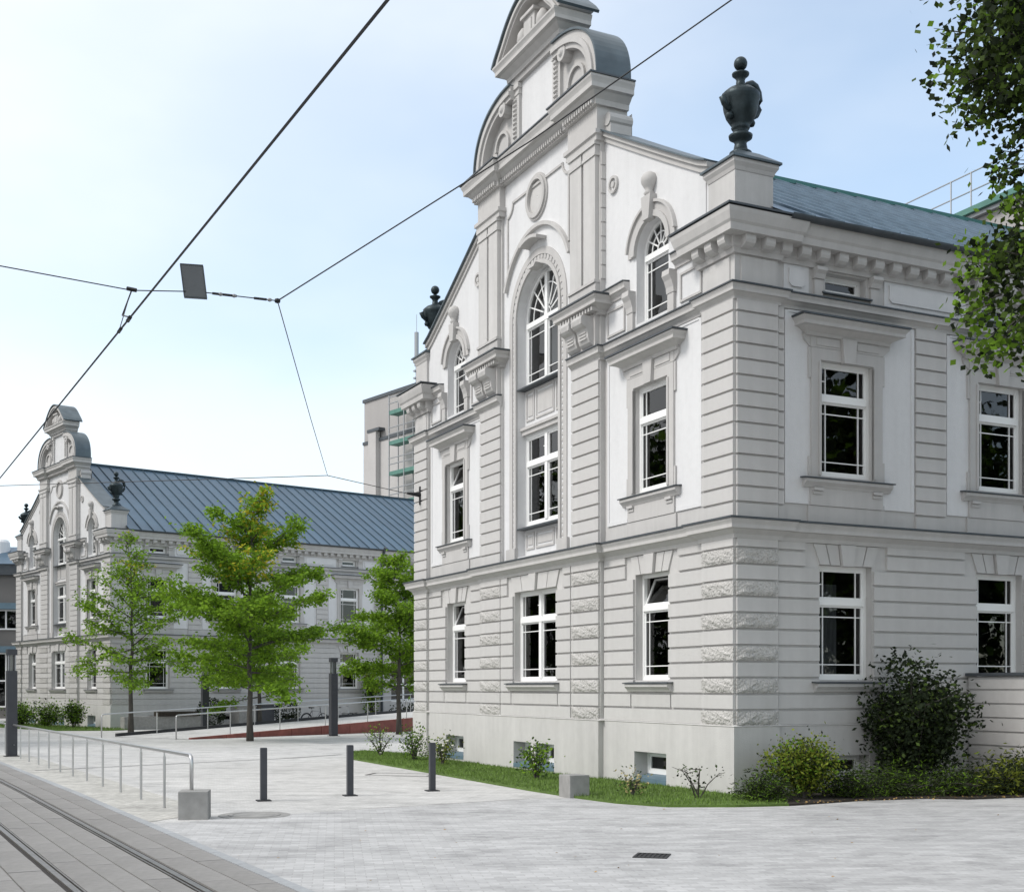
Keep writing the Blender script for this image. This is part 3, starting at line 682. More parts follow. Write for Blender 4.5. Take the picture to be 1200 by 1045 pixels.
    part('sill_sheet', 'slate', wo, lambda m: m.profile(MF, [(-0.2, 5.41), (0.06, 5.33), (0.06, 5.30), (-0.2, 5.30)], CA + 0.004, CB - 0.004))
    # central decorative panels
    for (z0, z1) in ((4.86, 5.24), (7.72, 8.38)):
        for (a, b) in ((CA + 0.10, CA + 0.50), (CA + 0.58, CB - 0.58), (CB - 0.50, CB - 0.10)):
            def pan(m):
                t = 0.045
                m.box(MF, a, b, -0.15, -0.115, z0, z0 + t); m.box(MF, a, b, -0.15, -0.115, z1 - t, z1); m.box(MF, a, a + t, -0.15, -0.115, z0 + t, z1 - t); m.box(MF, b - t, b, -0.15, -0.115, z0 + t, z1 - t)
                m.box(MF, a + 0.08, b - 0.08, -0.15, -0.125, z0 + 0.09, z1 - 0.09, 0.01)
            part('raised_panel', 'trim', B, pan)
    def lint(m):
        m.box(MF, CA + 0.004, CB - 0.004, -0.15, -0.06, 7.42, 7.60); m.box(MF, CA + 0.006, CB - 0.006, -0.15, -0.02, 7.52, 7.58)
    part('lintel', 'trim', B, lint)
    # beaded surround of the central bay, up over the arch
    def sur(m):
        for (i, o, p) in ((1.01, 1.10, 0.09), (1.21, 1.36, 0.075)):
            m.box(MF, CEN - o, CEN - i, 0.04, p, 4.66, 9.93); m.box(MF, CEN + i, CEN + o, 0.04, p, 4.66, 9.93)
            m.strip(MF, arc(CEN, 9.93, i, math.pi, 0, 28), arc(CEN, 9.93, o, math.pi, 0, 28), 0.04, p)
        m.box(MF, CEN - 1.45, CEN - 1.0, 0.03, 0.12, 4.64, 4.9); m.box(MF, CEN + 1.0, CEN + 1.45, 0.03, 0.12, 4.64, 4.9)
    part('arch_surround', 'trim', B, sur)
    def beads(m):
        r = 1.155; n = 38
        for s in (-1, 1):
            for k in range(n):
                z = 4.95 + (9.93 - 4.95) * k / n; m.box(MF, CEN + s * r - 0.045, CEN + s * r + 0.045, 0.04, 0.066, z, z + 0.085, 0.012)
        for k in range(24):
            t = math.pi * (k + 0.5) / 24; c = Vector((CEN + r * math.cos(t), 9.93 + r * math.sin(t))); a = Vector((math.cos(t), math.sin(t))) * 0.045; b = Vector((-math.sin(t), math.cos(t))) * 0.05
            m.prism(MF, [tuple(c - a - b), tuple(c + a - b), tuple(c + a + b), tuple(c - a + b)], 0.04, 0.068)
    part('bead_moulding', 'trim', B, beads)
    part('keystone', 'trim', B, lambda m: m.prism(MF, [(CEN - 0.13, 10.86), (CEN + 0.13, 10.86), (CEN + 0.22, 10.93), (CEN - 0.22, 10.93)], 0.0, 0.22))
    part('keystone_cap', 'trim', B, lambda m: m.strip(MF, arc(CEN, 10.4, 1.06, R(112), R(68), 6), arc(CEN, 10.4, 1.13, R(112), R(68), 6), 0.0, 0.30))
    part('hood_mould', 'trim', B, lambda m: m.strip(MF, arc(CEN, 10.13, 1.60, R(158), R(22), 24), arc(CEN, 10.13, 1.68, R(158), R(22), 24), 0.04, 0.14))
    wo = window(B, MF, CA + 0.02, CB - 0.02, 8.50, 9.90, -0.24, double=True, arch=True)
    part('sill_sheet', 'slate', wo, lambda m: m.profile(MF, [(-0.2, 8.51), (0.06, 8.44), (0.06, 8.41), (-0.2, 8.41)], CA + 0.004, CB - 0.004))
    # oculus
    def ring(m): m.strip(MF, arc(CEN, 12.42, 0.36, 0, 2 * math.pi, 28), arc(CEN, 12.42, 0.45, 0, 2 * math.pi, 28), 0.04, 0.13); m.strip(MF, arc(CEN, 12.42, 0.45, 0, 2 * math.pi, 28), arc(CEN, 12.42, 0.50, 0, 2 * math.pi, 28), 0.04, 0.09)
    oc = part('oculus', 'trim', B, ring)
    part('oculus_disc', 'grey', oc, lambda m: m.strip(MF, arc(CEN, 12.42, 0.02, 0, 2 * math.pi, 28), arc(CEN, 12.42, 0.36, 0, 2 * math.pi, 28), 0.04, 0.054))
    def ocpanel(m):
        t = 0.05; a, b, z0, z1 = PI_IN + 0.2, W - PI_IN - 0.2, 11.0, 12.72
        m.box(MF, a, a + t, 0.04, 0.085, z0, z1 - 0.3); m.box(MF, b - t, b, 0.04, 0.085, z0, z1 - 0.3); m.box(MF, a + 0.3, b - 0.3, 0.04, 0.085, z1 - t, z1)
        for s, cx_ in ((1, a + 0.3), (-1, b - 0.3)):
            m.strip(MF, arc(cx_ - s * 0.3, z1, 0.28, R(-90), R(-90) + s * R(90), 6), arc(cx_ - s * 0.3, z1, 0.33, R(-90), R(-90) + s * R(90), 6), 0.04, 0.085)
    part('panel_moulding', 'trim', B, ocpanel)
    # ---- attic arched flank windows
    for c in (WC, W - WC):
        window(B, MF, c - 0.55, c + 0.55, 8.62, 9.90, -0.24, arch=True)
        o = part('arch_surround', 'trim', B, lambda m: [m.strip(MF, arc(c, 9.90, 0.55, math.pi, 0, 20), arc(c, 9.90, 0.66, math.pi, 0, 20), 0, 0.07), m.strip(MF, arc(c, 9.90, 0.66, math.pi, 0, 20), arc(c, 9.90, 0.80, math.pi, 0, 20), 0, 0.04), m.strip(MF, arc(c, 9.90, 0.80, R(172), R(8), 20), arc(c, 9.90, 0.85, R(172), R(8), 20), 0, 0.085)])
        part('keystone', 'trim', o, lambda m: m.prism(MF, [(c - 0.10, 10.40), (c + 0.10, 10.40), (c + 0.16, 10.84), (c - 0.16, 10.84)], 0.0, 0.15))
        fin = MB(); fin.lathe([(0.0, 0), (0.07, 0), (0.11, 0.05), (0.07, 0.10), (0.10, 0.15), (0.155, 0.24), (0.165, 0.32), (0.12, 0.40), (0.04, 0.45), (0.0, 0.46)], MF(c, 0.06, 10.84), 14); fin.build('acorn_ornament', 'trim', o, smooth=True)
        for s in (-1, 1):         # little scrolled pilasters beside the window
            u = c + s * 0.70
            def pil(m): m.box(MF, u - 0.10, u + 0.10, 0, 0.06, 8.52, 8.86); m.profile(MF, [(0, 9.26), (0.16, 9.26), (0.17, 9.16), (0.12, 9.08), (0.08, 8.96), (0.07, 8.865), (0, 8.865)], u - 0.12, u + 0.12)
            part('scrolled_pilaster', 'trim', B, pil)
        s = -1 if c < CEN else 1
        for (a, b) in ((c - s * 0.95, c - s * 1.62), (c + s * 0.95, c + s * 1.62)):
            a, b = sorted((a, b))
            def pan(m):
                t = 0.04; z0, z1 = 8.62, 9.14
                m.box(MF, a, b, 0, 0.03, z0, z0 + t); m.box(MF, a, b, 0, 0.03, z1 - t, z1); m.box(MF, a, a + t, 0, 0.03, z0 + t, z1 - t); m.box(MF, b - t, b, 0, 0.03, z0 + t, z1 - t)
            part('raised_panel', 'trim', B, pan)
    # ---- storey cornices
    c1 = part('storey_cornice', 'trim', B, lambda m: m.sweep(full, cornice_profile(4.27, 4.57, 0.24)))
    part('cover_sheet', 'slate', c1, lambda m: m.sweep(full, cover(4.57, 0.24, slope=0.02)))
    pl = full[:8] + [(-BR, W - PI_IN)]; pr = [(-BR, PI_IN)] + full[8:]
    for pth in (pl, pr):
        c2 = part('string_course', 'trim', B, lambda m: m.sweep(pth, cornice_profile(8.22, 8.45, 0.15)))
        part('cover_sheet', 'slate', c2, lambda m: m.sweep(pth, cover(8.45, 0.15, slope=0.02, th=0.024)))
    # impost band between gable flank window and piers
    for pth in ([(0, RA), (0, WC + 0.80)], [(0, WC - 0.80), (0, QW)], [(0, W - QW), (0, W - WC + 0.80)], [(0, W - WC - 0.80), (0, RB)]):
        c3 = part('impost_moulding', 'trim', B, lambda m: m.sweep(pth, cornice_profile(9.27, 9.50, 0.14)))
        part('cover_sheet', 'slate', c3, lambda m: m.sweep(pth, cover(9.50, 0.14, slope=0.02, th=0.020)))
    # ---- pier bracket cornices with dentils, paired consoles, paired pilasters
    for (a, b) in ((RA, PI_IN), (W - PI_IN, RB)):
        pth = [(0.0, b), (-BR, b), (-BR, a), (0.0, a)]
        c4 = part('pier_cornice', 'trim', B, lambda m: m.sweep(pth, cornice_profile(9.10, 9.40, 0.34)))
        part('cover_sheet', 'slate', c4, lambda m: m.sweep(pth, cover(9.40, 0.34, slope=0.02)))
        def dent(m):
            n = 12
            for k in range(n):
                u = a - 0.12 + (b - a + 0.24) * (k + 0.2) / n; m.box(MF, u, u + 0.055, BR, BR + 0.25, 9.145, 9.225)
        part('dentils', 'trim', c4, dent)
        part('pier_block', 'trim', B, lambda m: m.box(MF, a + 0.04, b - 0.04, BR, BR + 0.10, 8.50, 9.11))
        for u in (a + 0.32, b - 0.32): console(B, MF, u, 0.42, 8.53, 9.09, BR + 0.08, 0.28)
        part('pilaster_base', 'trim', B, lambda m: [m.box(MF, a + 0.03, b - 0.03, BR - 0.02, BR + 0.10, 9.42, 9.74), m.box(MF, a + 0.02, b - 0.02, BR - 0.02, BR + 0.13, 9.745, 9.80)])
        for u in (a + 0.295, b - 0.295):
            def pil(m):
                m.box(MF, u - 0.235, u + 0.235, BR - 0.02, BR + 0.09, 9.805, 12.24)
                m.box(MF, u - 0.265, u + 0.265, BR - 0.02, BR + 0.115, 12.245, 12.30); m.box(MF, u - 0.25, u + 0.25, BR - 0.02, BR + 0.10, 12.305, 12.45); m.box(MF, u - 0.28, u + 0.28, BR - 0.02, BR + 0.13, 12.455, 12.52)
            part('pilaster', 'grey', B, pil)
        # return of the pier beside the roof, coursed
        x = a if a < CEN else b
        def ret(m):
            m.box(W3, 0.0, 0.66, *(sorted((x, x + (0.35 if a < CEN else -0.35)))), 9.5, 12.60)
        part('pier_return', 'grey', B, ret)
        for k in range(9):
            z = 9.82 + 0.28 * k
            o_ = -1 if a < CEN else 1
            y0, y1 = sorted((x, x + o_ * 0.025))
            part('quoin_block', 'block', B, lambda m: m.box(W3, -BR + 0.012, 0.16, y0, y1, z, z + 0.25))
    # entablature of the central aedicule
    ent = [(0.50, RB), (-BR, RB), (-BR, RA), (0.50, RA)]
    ent = [(0.50, RB + 0.0), (-BR - 0.08, RB + 0.0), (-BR - 0.08, RB - 1.2), (-BR + 0.02, RB - 1.2), (-BR + 0.02, RA + 1.2), (-BR - 0.08, RA + 1.2), (-BR - 0.08, RA), (0.50, RA)]
    for pth in (ent[:3] + [(0.0, RB - 1.2)], [(0.0, RA + 1.2)] + ent[5:]):
        part('architrave', 'trim', B, lambda m: [m.sweep(pth, [(-0.25, 12.52), (0.03, 12.52), (0.03, 12.62), (0.07, 12.64), (0.07, 12.72), (-0.25, 12.72)]), m.sweep(pth, [(-0.25, 12.722), (0.0, 12.722), (0.0, 13.22), (-0.25, 13.22)])])
    c5 = part('main_entablature', 'trim', B, lambda m: m.sweep(ent, cornice_profile(13.20, 13.66, 0.31, 0.3)))
    part('cover_sheet', 'slate', c5, lambda m: m.sweep(ent, cover(13.66, 0.31, slope=0.06)))
    def dent(m):
        n = 60
        for k in range(n):
            u = RA - 0.05 + (RB - RA + 0.1) * (k + 0.25) / n; pj = BR + (0.08 if (u < RA + 1.2 or u > RB - 1.2) else -0.02)
            m.box(MF, u, u + 0.05, pj - 0.02, pj + 0.14, 13.22, 13.31)
    part('dentils', 'trim', c5, dent)
    part('aedicule_core', 'grey', B, lambda m: m.box(W3, -0.03, 0.48, RA + 0.04, RB - 0.04, 12.9, 13.67))
    # rolled scrolls on the returns beside the roof
    for (x, o_) in ((RA, -1), (RB, 1)):
        def roll(m):
            m.tube([(-0.02, x + o_ * 0.10, 12.93), (0.50, x + o_ * 0.10, 12.93)], 0.13, 12); m.box(W3, 0.0, 0.48, *sorted((x, x + o_ * 0.20)), 12.62, 12.82)
        part('return_scroll', 'trim', B, roll)
    # ---- upper tier
    t0, t1 = CEN - 1.15, CEN + 1.15
    tier = part('upper_tier', 'white', B, lambda m: m.box(W3, -0.04, 0.46, t0, t1, 13.68, 15.34))
    for s in (-1, 1):
        u = CEN + s * 0.97
        def tp(m):
            m.box(MF, u - 0.17, u + 0.17, 0.03, 0.11, 13.70, 15.30); m.box(MF, u - 0.20, u + 0.20, 0.03, 0.14, 13.70, 13.92); m.box(MF, u - 0.20, u + 0.20, 0.03, 0.15, 15.12, 15.22)
            m.box(MF, u - 0.19, u + 0.19, 0.03, 0.13, 14.98, 15.03)
        part('pilaster', 'grey', tier, tp)
        def orn(m):
            for k in range(9):
                z = 14.05 + 0.10 * k; m.box(MF, u - 0.09, u + 0.09, 0.11, 0.15, z, z + 0.07, 0.02)
        part('fruit_garland', 'trim', tier, orn)
    tpth = [(0.46, t1), (-0.06, t1), (-0.06, t0), (0.46, t0)]
    tpa = [(0.46, t1 + 0.02), (-0.11, t1 + 0.02), (-0.11, t0 - 0.02), (0.46, t0 - 0.02)]
    c6 = part('upper_cornice', 'trim', tier, lambda m: [m.sweep(tpa, [(-0.2, 15.24), (0.02, 15.24), (0.02, 15.38), (-0.2, 15.38)]), m.sweep(tpa, cornice_profile(15.36, 15.76, 0.33, 0.2))])
    # segment pediment with flared feet
    hw = 1.50
    out_ = []; N = 28
    for k in range(N + 1):
        x = -1 + 2 * k / N; a = abs(x)
        z = 1.02 * (math.cos(a * math.pi / 2) ** 0.85) if a < 1 else 0
        fl_ = 0.10 * math.exp(-((a - 1) / 0.14) ** 2) * 0
        out_.append((CEN + hw * (x + 0.06 * math.copysign(max(0, a - 0.8) / 0.2, x)), 15.77 + z))
    inn = [(CEN + (u - CEN) * 0.80, 15.77 + (z - 15.77) * 0.80) for u, z in out_]
    ped = part('pediment', 'trim', tier, lambda m: [m.strip(MF, inn, out_, -0.44, 0.34), m.strip(MF, [(u, 15.76) for u, z in inn], inn, -0.41, 0.06)])
    part('pediment_moulding', 'trim', ped, lambda m: m.strip(MF, [(CEN + (u - CEN) * 0.86, 15.77 + (z - 15.77) * 0.86) for u, z in out_], [(CEN + (u - CEN) * 0.93, 15.77 + (z - 15.77) * 0.93) for u, z in out_], 0.34, 0.39))
    part('pediment_sheet', 'lead', ped, lambda m: m.strip(MF, [(u, z + 0.004) for u, z in out_], [(CEN + (u - CEN) * 1.025, z + 0.045) for u, z in out_], -0.56, 0.42), smooth=False)
    def cart(m):
        m.box(MF, CEN - 0.26, CEN + 0.26, 0.05, 0.26, 15.78, 16.30); m.box(MF, CEN - 0.32, CEN + 0.32, 0.05, 0.32, 16.305, 16.37); m.box(MF, CEN - 0.16, CEN + 0.16, 0.2, 0.29, 15.9, 16.22, 0.02)
    part('cartouche', 'trim', ped, cart)
    for s in (-1, 1):
        v = MB(); v.lathe([(0, -0.20), (0.10, -0.18), (0.17, -0.05), (0.15, 0.10), (0.07, 0.22), (0, 0.25)], MF(CEN + s * 0.46, 0.14, 16.02), 12); v.build('carved_scroll', 'trim', ped, smooth=True)
    # big side scrolls: quarter curves with sheet-metal backs
    for s in (-1, 1):
        A, Bq = 1.92, 1.52
        def crv(k0, n=18):
            pts = []
            for k in range(n + 1):
                t = (math.pi / 2) * k / n
                pts.append((CEN + s * (1.0 + A * k0 * math.sin(t) ** 0.92), 13.70 + Bq * k0 * math.cos(t) ** 0.80))
            return pts
        o1, o2 = crv(1.0), crv(0.80)
        sc = part('gable_scroll', 'trim', B, lambda m: [m.strip(MF, o2, o1, -0.42, 0.22), m.strip(MF, [(u, 13.69) for u, z in o2], o2, -0.36, 0.03)])
        part('scroll_moulding', 'trim', sc, lambda m: m.strip(MF, crv(0.86), crv(0.92), 0.22, 0.27))
        part('scroll_sheet', 'lead', sc, lambda m: m.strip(MF, [(u, z + 0.004) for u, z in o1], [(u + s * 0.03, z + 0.04) for u, z in o1], -0.52, 0.27))
        v = MB(); v.tube([MF(CEN + s * 1.42, 0.0, 14.86), MF(CEN + s * 1.42, 0.24, 14.86)], 0.17, 14); v.tube([MF(CEN + s * 1.42, 0.24, 14.86), MF(CEN + s * 1.42, 0.28, 14.86)], [0.10, 0.05], 12); v.build('volute', 'trim', sc)
        part('scroll_relief', 'trim', sc, lambda m: m.strip(MF, arc(CEN + s * 1.75, 14.15, 0.30, 0, R(330), 18), arc(CEN + s * 1.75, 14.15, 0.37, 0, R(330), 18), 0.02, 0.09))
    # ---- raking copings
    for s in (0, 1):
        us = [0.70 + (RA - 0.70) * k / 12 for k in range(13)]
        top = [(u if s == 0 else W - u, rake(u)) for u in us]
        cp = part('raking_coping', 'trim', B, lambda m: [m.strip(MF, [(u, z + 0.01) for u, z in top], [(u, z + 0.10) for u, z in top], -0.66, 0.09), m.strip(MF, [(u, z - 0.10) for u, z in top], [(u, z + 0.009) for u, z in top], -0.3, 0.04)])
        part('coping_sheet', 'lead', cp, lambda m: m.strip(MF, [(u, z + 0.104) for u, z in top], [(u, z + 0.135) for u, z in top], -0.72, 0.15))
    # rosettes on the flanks
    for u in (3.95, W - 3.95):
        ro = MB(); ro.strip(MF, arc(u, 11.55, 0.12, 0, 2 * math.pi, 18), arc(u, 11.55, 0.17, 0, 2 * math.pi, 18), 0, 0.05); ro.strip(MF, arc(u, 11.55, 0.0, 0, 2 * math.pi, 18), arc(u, 11.55, 0.06, 0, 2 * math.pi, 18), 0, 0.05); ro.build('rosette', 'trim', B)
    # ---- main cornice: along the side, returning on the front corners
    for pth in ([(0.0, 0.93), (-BQ, 0.93), (-BQ, -BQ), (0.83, -BQ), (0.83, 0), (L, 0)], [(L, W), (0.85, W), (0.85, W + BQ), (-BQ, W + BQ), (-BQ, W - 0.93), (0.0, W - 0.93)]):
        prof = [(-0.05, 8.98), (0.05, 8.98), (0.07, 9.05), (0.10, 9.08), (0.10, 9.24), (0.29, 9.25), (0.30, 9.36), (0.33, 9.40), (0.37, 9.53), (0.38, 9.60), (-0.05, 9.62)]
        mc = part('main_cornice', 'trim', B, lambda m: m.sweep(pth, prof))
        part('cover_sheet', 'slate', mc, lambda m: m.sweep(pth[:4] if pth[0][0] == 0.0 else pth[2:], cover(9.62, 0.38, slope=0.05)))
    def mod(parent, M, u, base): return part('modillion', 'trim', parent, lambda m: m.profile(M, [(base + 0.09, 9.05), (base + 0.17, 9.07), (base + 0.22, 9.11), (base + 0.24, 9.16), (base + 0.24, 9.245), (base + 0.09, 9.245)], u - 0.10, u + 0.10))
    for u in (0.0, 0.38, 0.76): mod(B, MF, u, BQ); mod(B, MF, W - u, BQ)
    n = int((L if far else 15.5) / 0.40)
    for k in range(n):
        t = 0.1 + 0.40 * k; mod(B, MS, t, BQ if t < 0.75 else 0)
    # frieze between string course and cornice on the side: small windows, consoles, panels
    for i, c in enumerate(side_bays):
        wo = window(B, MS, c - 0.45, c + 0.45, 8.62, 8.95, -0.22, small=True)
        part('sill_sheet', 'slate', wo, lambda m: m.profile(MS, [(-0.2, 8.63), (0.07, 8.60), (0.07, 8.575), (-0.2, 8.575)], c - 0.55, c + 0.55))
        for s in (-1, 1):
            u = c + s * 0.62
            part('scrolled_pilaster', 'trim', B, lambda m: [m.box(MS, u - 0.09, u + 0.09, 0, 0.045, 8.50, 8.80), m.profile(MS, [(0, 8.99), (0.14, 8.99), (0.15, 8.93), (0.10, 8.88), (0.07, 8.805), (0, 8.805)], u - 0.11, u + 0.11)])
        spans = [(c + 0.86, c + 2.80)] + ([(0.98, c - 0.82)] if i == 0 else [])
        for (a, b) in spans:
            def pan(m):
                m.box(MS, a, b, -0.01, 0.018, 8.51, 8.99)
            part('frieze_panel', 'white', B, pan)
            part('raised_panel', 'white', B, lambda m: m.prism(MS, [(a + 0.16, 8.61), (b - 0.16, 8.61), (b - 0.10, 8.67), (b - 0.10, 8.92), (a + 0.10, 8.92), (a + 0.10, 8.67)], 0.015, 0.045))
    for (M, a, b) in ((MS, 0.06, 0.76), (MF, 0.06, 0.78), (MF, W - 0.78, W - 0.06)):
        part('frieze_panel', 'grey', B, lambda m: m.box(M, a, b, BQ - 0.01, BQ + 0.02, 8.54, 8.95))
    # ---- corner pedestals and urns
    for y0 in (-0.04, W - 0.72):
        pd = part('corner_pedestal', 'grey', B, lambda m: m.box(W3, -0.04, 0.74, y0, y0 + 0.76, 9.63, 10.46))
        path = [(-0.04, y0 + 0.76), (-0.04, y0), (0.74, y0), (0.74, y0 + 0.76)]
        path = [(0.35, y0 + 0.76), (-0.04, y0 + 0.76), (-0.04, y0), (0.74, y0), (0.74, y0 + 0.76), (0.35, y0 + 0.76)]
        part('pedestal_moulding', 'trim', pd, lambda m: m.sweep(path, [(-0.02, 10.38), (0.01, 10.38), (0.03, 10.44), (0.07, 10.50), (0.07, 10.56), (-0.02, 10.56)]))
        def cap(m):
            i = len(m.v); a, b, c_, d = -0.15, 0.85, y0 - 0.11, y0 + 0.87
            x, y = 0.35, y0 + 0.38
            m.v += [(a, c_, 10.565), (b, c_, 10.565), (b, d, 10.565), (a, d, 10.565), (a, c_, 10.60), (b, c_, 10.60), (b, d, 10.60), (a, d, 10.60), (x - 0.22, y - 0.22, 10.80), (x + 0.22, y - 0.22, 10.80), (x + 0.22, y + 0.22, 10.80), (x - 0.22, y + 0.22, 10.80)]
            for q in ((0, 1, 5, 4), (1, 2, 6, 5), (2, 3, 7, 6), (3, 0, 4, 7), (4, 5, 9, 8), (5, 6, 10, 9), (6, 7, 11, 10), (7, 4, 8, 11), (8, 9, 10, 11), (3, 2, 1, 0)): m.f.append(tuple(i + k for k in q))
        part('pedestal_cap', 'lead', pd, cap)
        urn(B, 0.35, y0 + 0.38, 10.80, R(10))
    # ---- roof: standing-seam panels on the visible slope
    e0, e1 = (-0.44, 9.66), (CEN, RIDGE)
    pw = 0.62
    def slope_pt(x, k, lift, y_of=lambda y: y):
        y = e0[0] + (e1[0] - e0[0]) * k; z = e0[1] + (e1[1] - e0[1]) * k
        return (x, y_of(y), z + lift)
    pm = MB()
    for k in range(4):
        for (x0, x1, h0) in ((0.0, pw - 0.03, 0.0),):
            pm.quad(slope_pt(x0, k / 4, h0), slope_pt(x1, k / 4, h0), slope_pt(x1, (k + 1) / 4, h0), slope_pt(x0, (k + 1) / 4, h0))
    pm.quad(slope_pt(0, 0, 0), slope_pt(pw - 0.03, 0, 0), slope_pt(pw - 0.03, 0, -0.03), slope_pt(0, 0, -0.03))
    pme = pm.mesh('roof_panel', 'roof', recalc=False)
    sm = MB()
    for (a, b) in (((pw - 0.032), (pw - 0.002)),):
        i = len(sm.v)
        sm.v += [slope_pt(a, 0, -0.01), slope_pt(b, 0, -0.01), slope_pt(b, 0, 0.045), slope_pt(a, 0, 0.045), slope_pt(a, 1, -0.01), slope_pt(b, 1, -0.01), slope_pt(b, 1, 0.045), slope_pt(a, 1, 0.045)]
        sm.f += [tuple(i + q for q in f_) for f_ in ((0, 1, 2, 3), (4, 7, 6, 5), (0, 4, 5, 1), (1, 5, 6, 2), (2, 6, 7, 3), (3, 7, 4, 0))]
    sme = sm.mesh('standing_seam', 'seam' if far else 'seam_skyglint')
    x = 0.70
    while x < L:
        o = obj('roof_panel', pme, B, (x, 0, 0)); obj('standing_seam', sme, o)
        x += pw
    part('roof_underside', 'slate', B, lambda m: [m.quad((0.66, e0[0] + 0.03, e0[1] - 0.03), (L, e0[0] + 0.03, e0[1] - 0.03), (L, e1[0], e1[1] - 0.05), (0.66, e1[0], e1[1] - 0.05)), m.quad((0.66, W + 0.55, e0[1]), (L, W + 0.55, e0[1]), (L, e1[0], e1[1]), (0.66, e1[0], e1[1]))], recalc=False)
    part('ridge_cap', 'copper' if not far else 'seam', B, lambda m: m.box(W3, 0.6, L, CEN - 0.07, CEN + 0.07, RIDGE - 0.02, RIDGE + 0.075, 0.01))
    # gutter along the eaves
    gp = [(-0.42 + 0.09 * math.cos(t), 9.65 + 0.08 * math.sin(t)) for t in [math.pi + math.pi * k / 8 for k in range(9)]]
    def gut(m):
        lo = [(y, z) for y, z in gp]; i = len(m.v); n_ = len(lo)
        for xx in (0.80, L): m.v += [(xx, y, z) for y, z in lo]
        for k in range(n_ - 1): m.f.append((i + k, i + k + 1, i + n_ + k + 1, i + n_ + k))
    part('gutter', 'slate', B, gut, recalc=False)
    if far:
        part('downpipe', 'slate', B, lambda m: m.tube([(15.3, -0.55, 9.75), (15.3, -0.18, 9.2), (15.3, -0.18, 0.1)], 0.085, 8))
    # wall bracket for the tram span wire
    return B

NC = Vector((3.713, 20.976, 0)); NRZ = R(25.88)
FC = Vector((-19.33, 61.0, -0.20)); FRZ = R(38.55)
near = building('gabled_building', NC, NRZ, 30, False)
tag(near, 'large pale grey Baroque-gabled building in the right foreground with its front corner facing us', 'building', 'twin gabled buildings')
farb = building('gabled_building', FC, FRZ, 30, True)
tag(farb, 'smaller-looking twin gabled building at far left, behind the young trees', 'building', 'twin gabled buildings')
def NL(t, s, z=0): c, sn = math.cos(NRZ), math.sin(NRZ); return Vector((NC.x + t * c - s * sn, NC.y + t * sn + s * c, z))
def FL(t, s, z=0): c, sn = math.cos(FRZ), math.sin(FRZ); return Vector((FC.x + t * c - s * sn, FC.y + t * sn + s * c, z))

# ================================================================== ground
def Zg(y): return -0.0055 * max(0.0, min(y, 95.0) - 21.0)
def sheet(name, poly, m, lift=0.0, kind='structure', parent=None):
    bm = bmesh.new(); vsx = [bm.verts.new((x, y, 0)) for x, y in poly]; bm.faces.new(vsx)
    for yy in (21.0, 95.0):
        bmesh.ops.bisect_plane(bm, geom=bm.verts[:] + bm.edges[:] + bm.faces[:], plane_co=(0, yy, 0), plane_no=(0, 1, 0))
    for v in bm.verts: v.co.z = Zg(v.co.y) + lift
    if lift > 0.02:
        ed = [e for e in bm.edges if e.is_boundary]; r = bmesh.ops.extrude_edge_only(bm, edges=ed)
        for v in r['geom']:
            if isinstance(v, bmesh.types.BMVert): v.co.z -= lift + 0.02
    me = bpy.data.meshes.new(name); bm.to_mesh(me); bm.free(); me.materials.append(MT[m])
    if me.polygons and me.polygons[0].normal.z < 0: me.flip_normals()
    o = obj(name, me, parent); 
    if kind: o['kind'] = kind
    return o
sheet('ground', [(-700, -60), (700, -60), (700, 1200), (-700, 1200)], 'plaza')
sheet('unseen_road', [(22, -50), (70, -50), (70, 40), (40, 34), (22, 26)], 'asphalt', 0.006)  # out of view; added to darken the ground mirrored in the side windows
# track geometry
TD = Vector((-0.475, 0.88)).normalized(); TN = Vector((-TD.y, TD.x))       # TN: to the left of travel
if TN.x > 0: TN = -TN
TA = Vector((-3.87, 13.25))
def tp(along, left): p = TA + TD * along + TN * left; return (p.x, p.y)
# driveway in front of the near building: a slightly darker, bluer field of setts
sheet('driveway', [(-2.93, 18.1), (0.28, 20.35), (0.98, 20.45), (1.60, 19.45), (2.31, 18.85), (3.4, 18.8), (4.5, 19.1), (7.0, 20.6), (20, 26.5), (20, 2), (2.0, 2), tp(-6.0, -0.80), tp(3.35, -0.80)], 'drive', 0.004)
sheet('sett_strip', [tp(3.6, -0.82), tp(24, -0.82), tp(24, -1.95), tp(4.6, -1.95)], 'strip', 0.004)
bed = sheet('tram_track', [tp(-12, -0.75), tp(60, -0.75), tp(60, 4.6), tp(-12, 4.6)], 'bed', 0.006)
rows = [(-0.70, -0.40), (-0.40, -0.075), (0.075, 0.36), (0.36, 0.64), (0.64, 0.925), (1.075, 1.40), (1.40, 1.75), (1.75, 2.10)]
sl_cache = {}
ang_t = math.atan2(TD.y, TD.x)
for ri, (a, b) in enumerate(rows):
    n = 0; x = -5.0 + (ri * 0.37) % 0.9
    while x < 24:
        ln = 0.88
        key = round(b - a, 3)
        if key not in sl_cache:
            mb = MB(); w = b - a; g = 0.008
            mb.box(lambda u, p, z: (u, p, z), 0.003, ln - 0.003, -w / 2 + g, w / 2 - g, -0.02, 0.018, 0.0)
            for k in range(4, 8): v = mb.v[k]
            sl_cache[key] = mb.mesh('slab', 'slab')
        c = tp(x, (a + b) / 2)
        o = obj('slab', sl_cache[key], bed, (c[0], c[1], Zg(c[1]) + 0.004 + rnd.uniform(-0.002, 0.002)))
        o.rotation_euler = (rnd.uniform(-0.003, 0.003), 0.0055 * TD.y if c[1] > 21 else 0, ang_t)
        x += ln
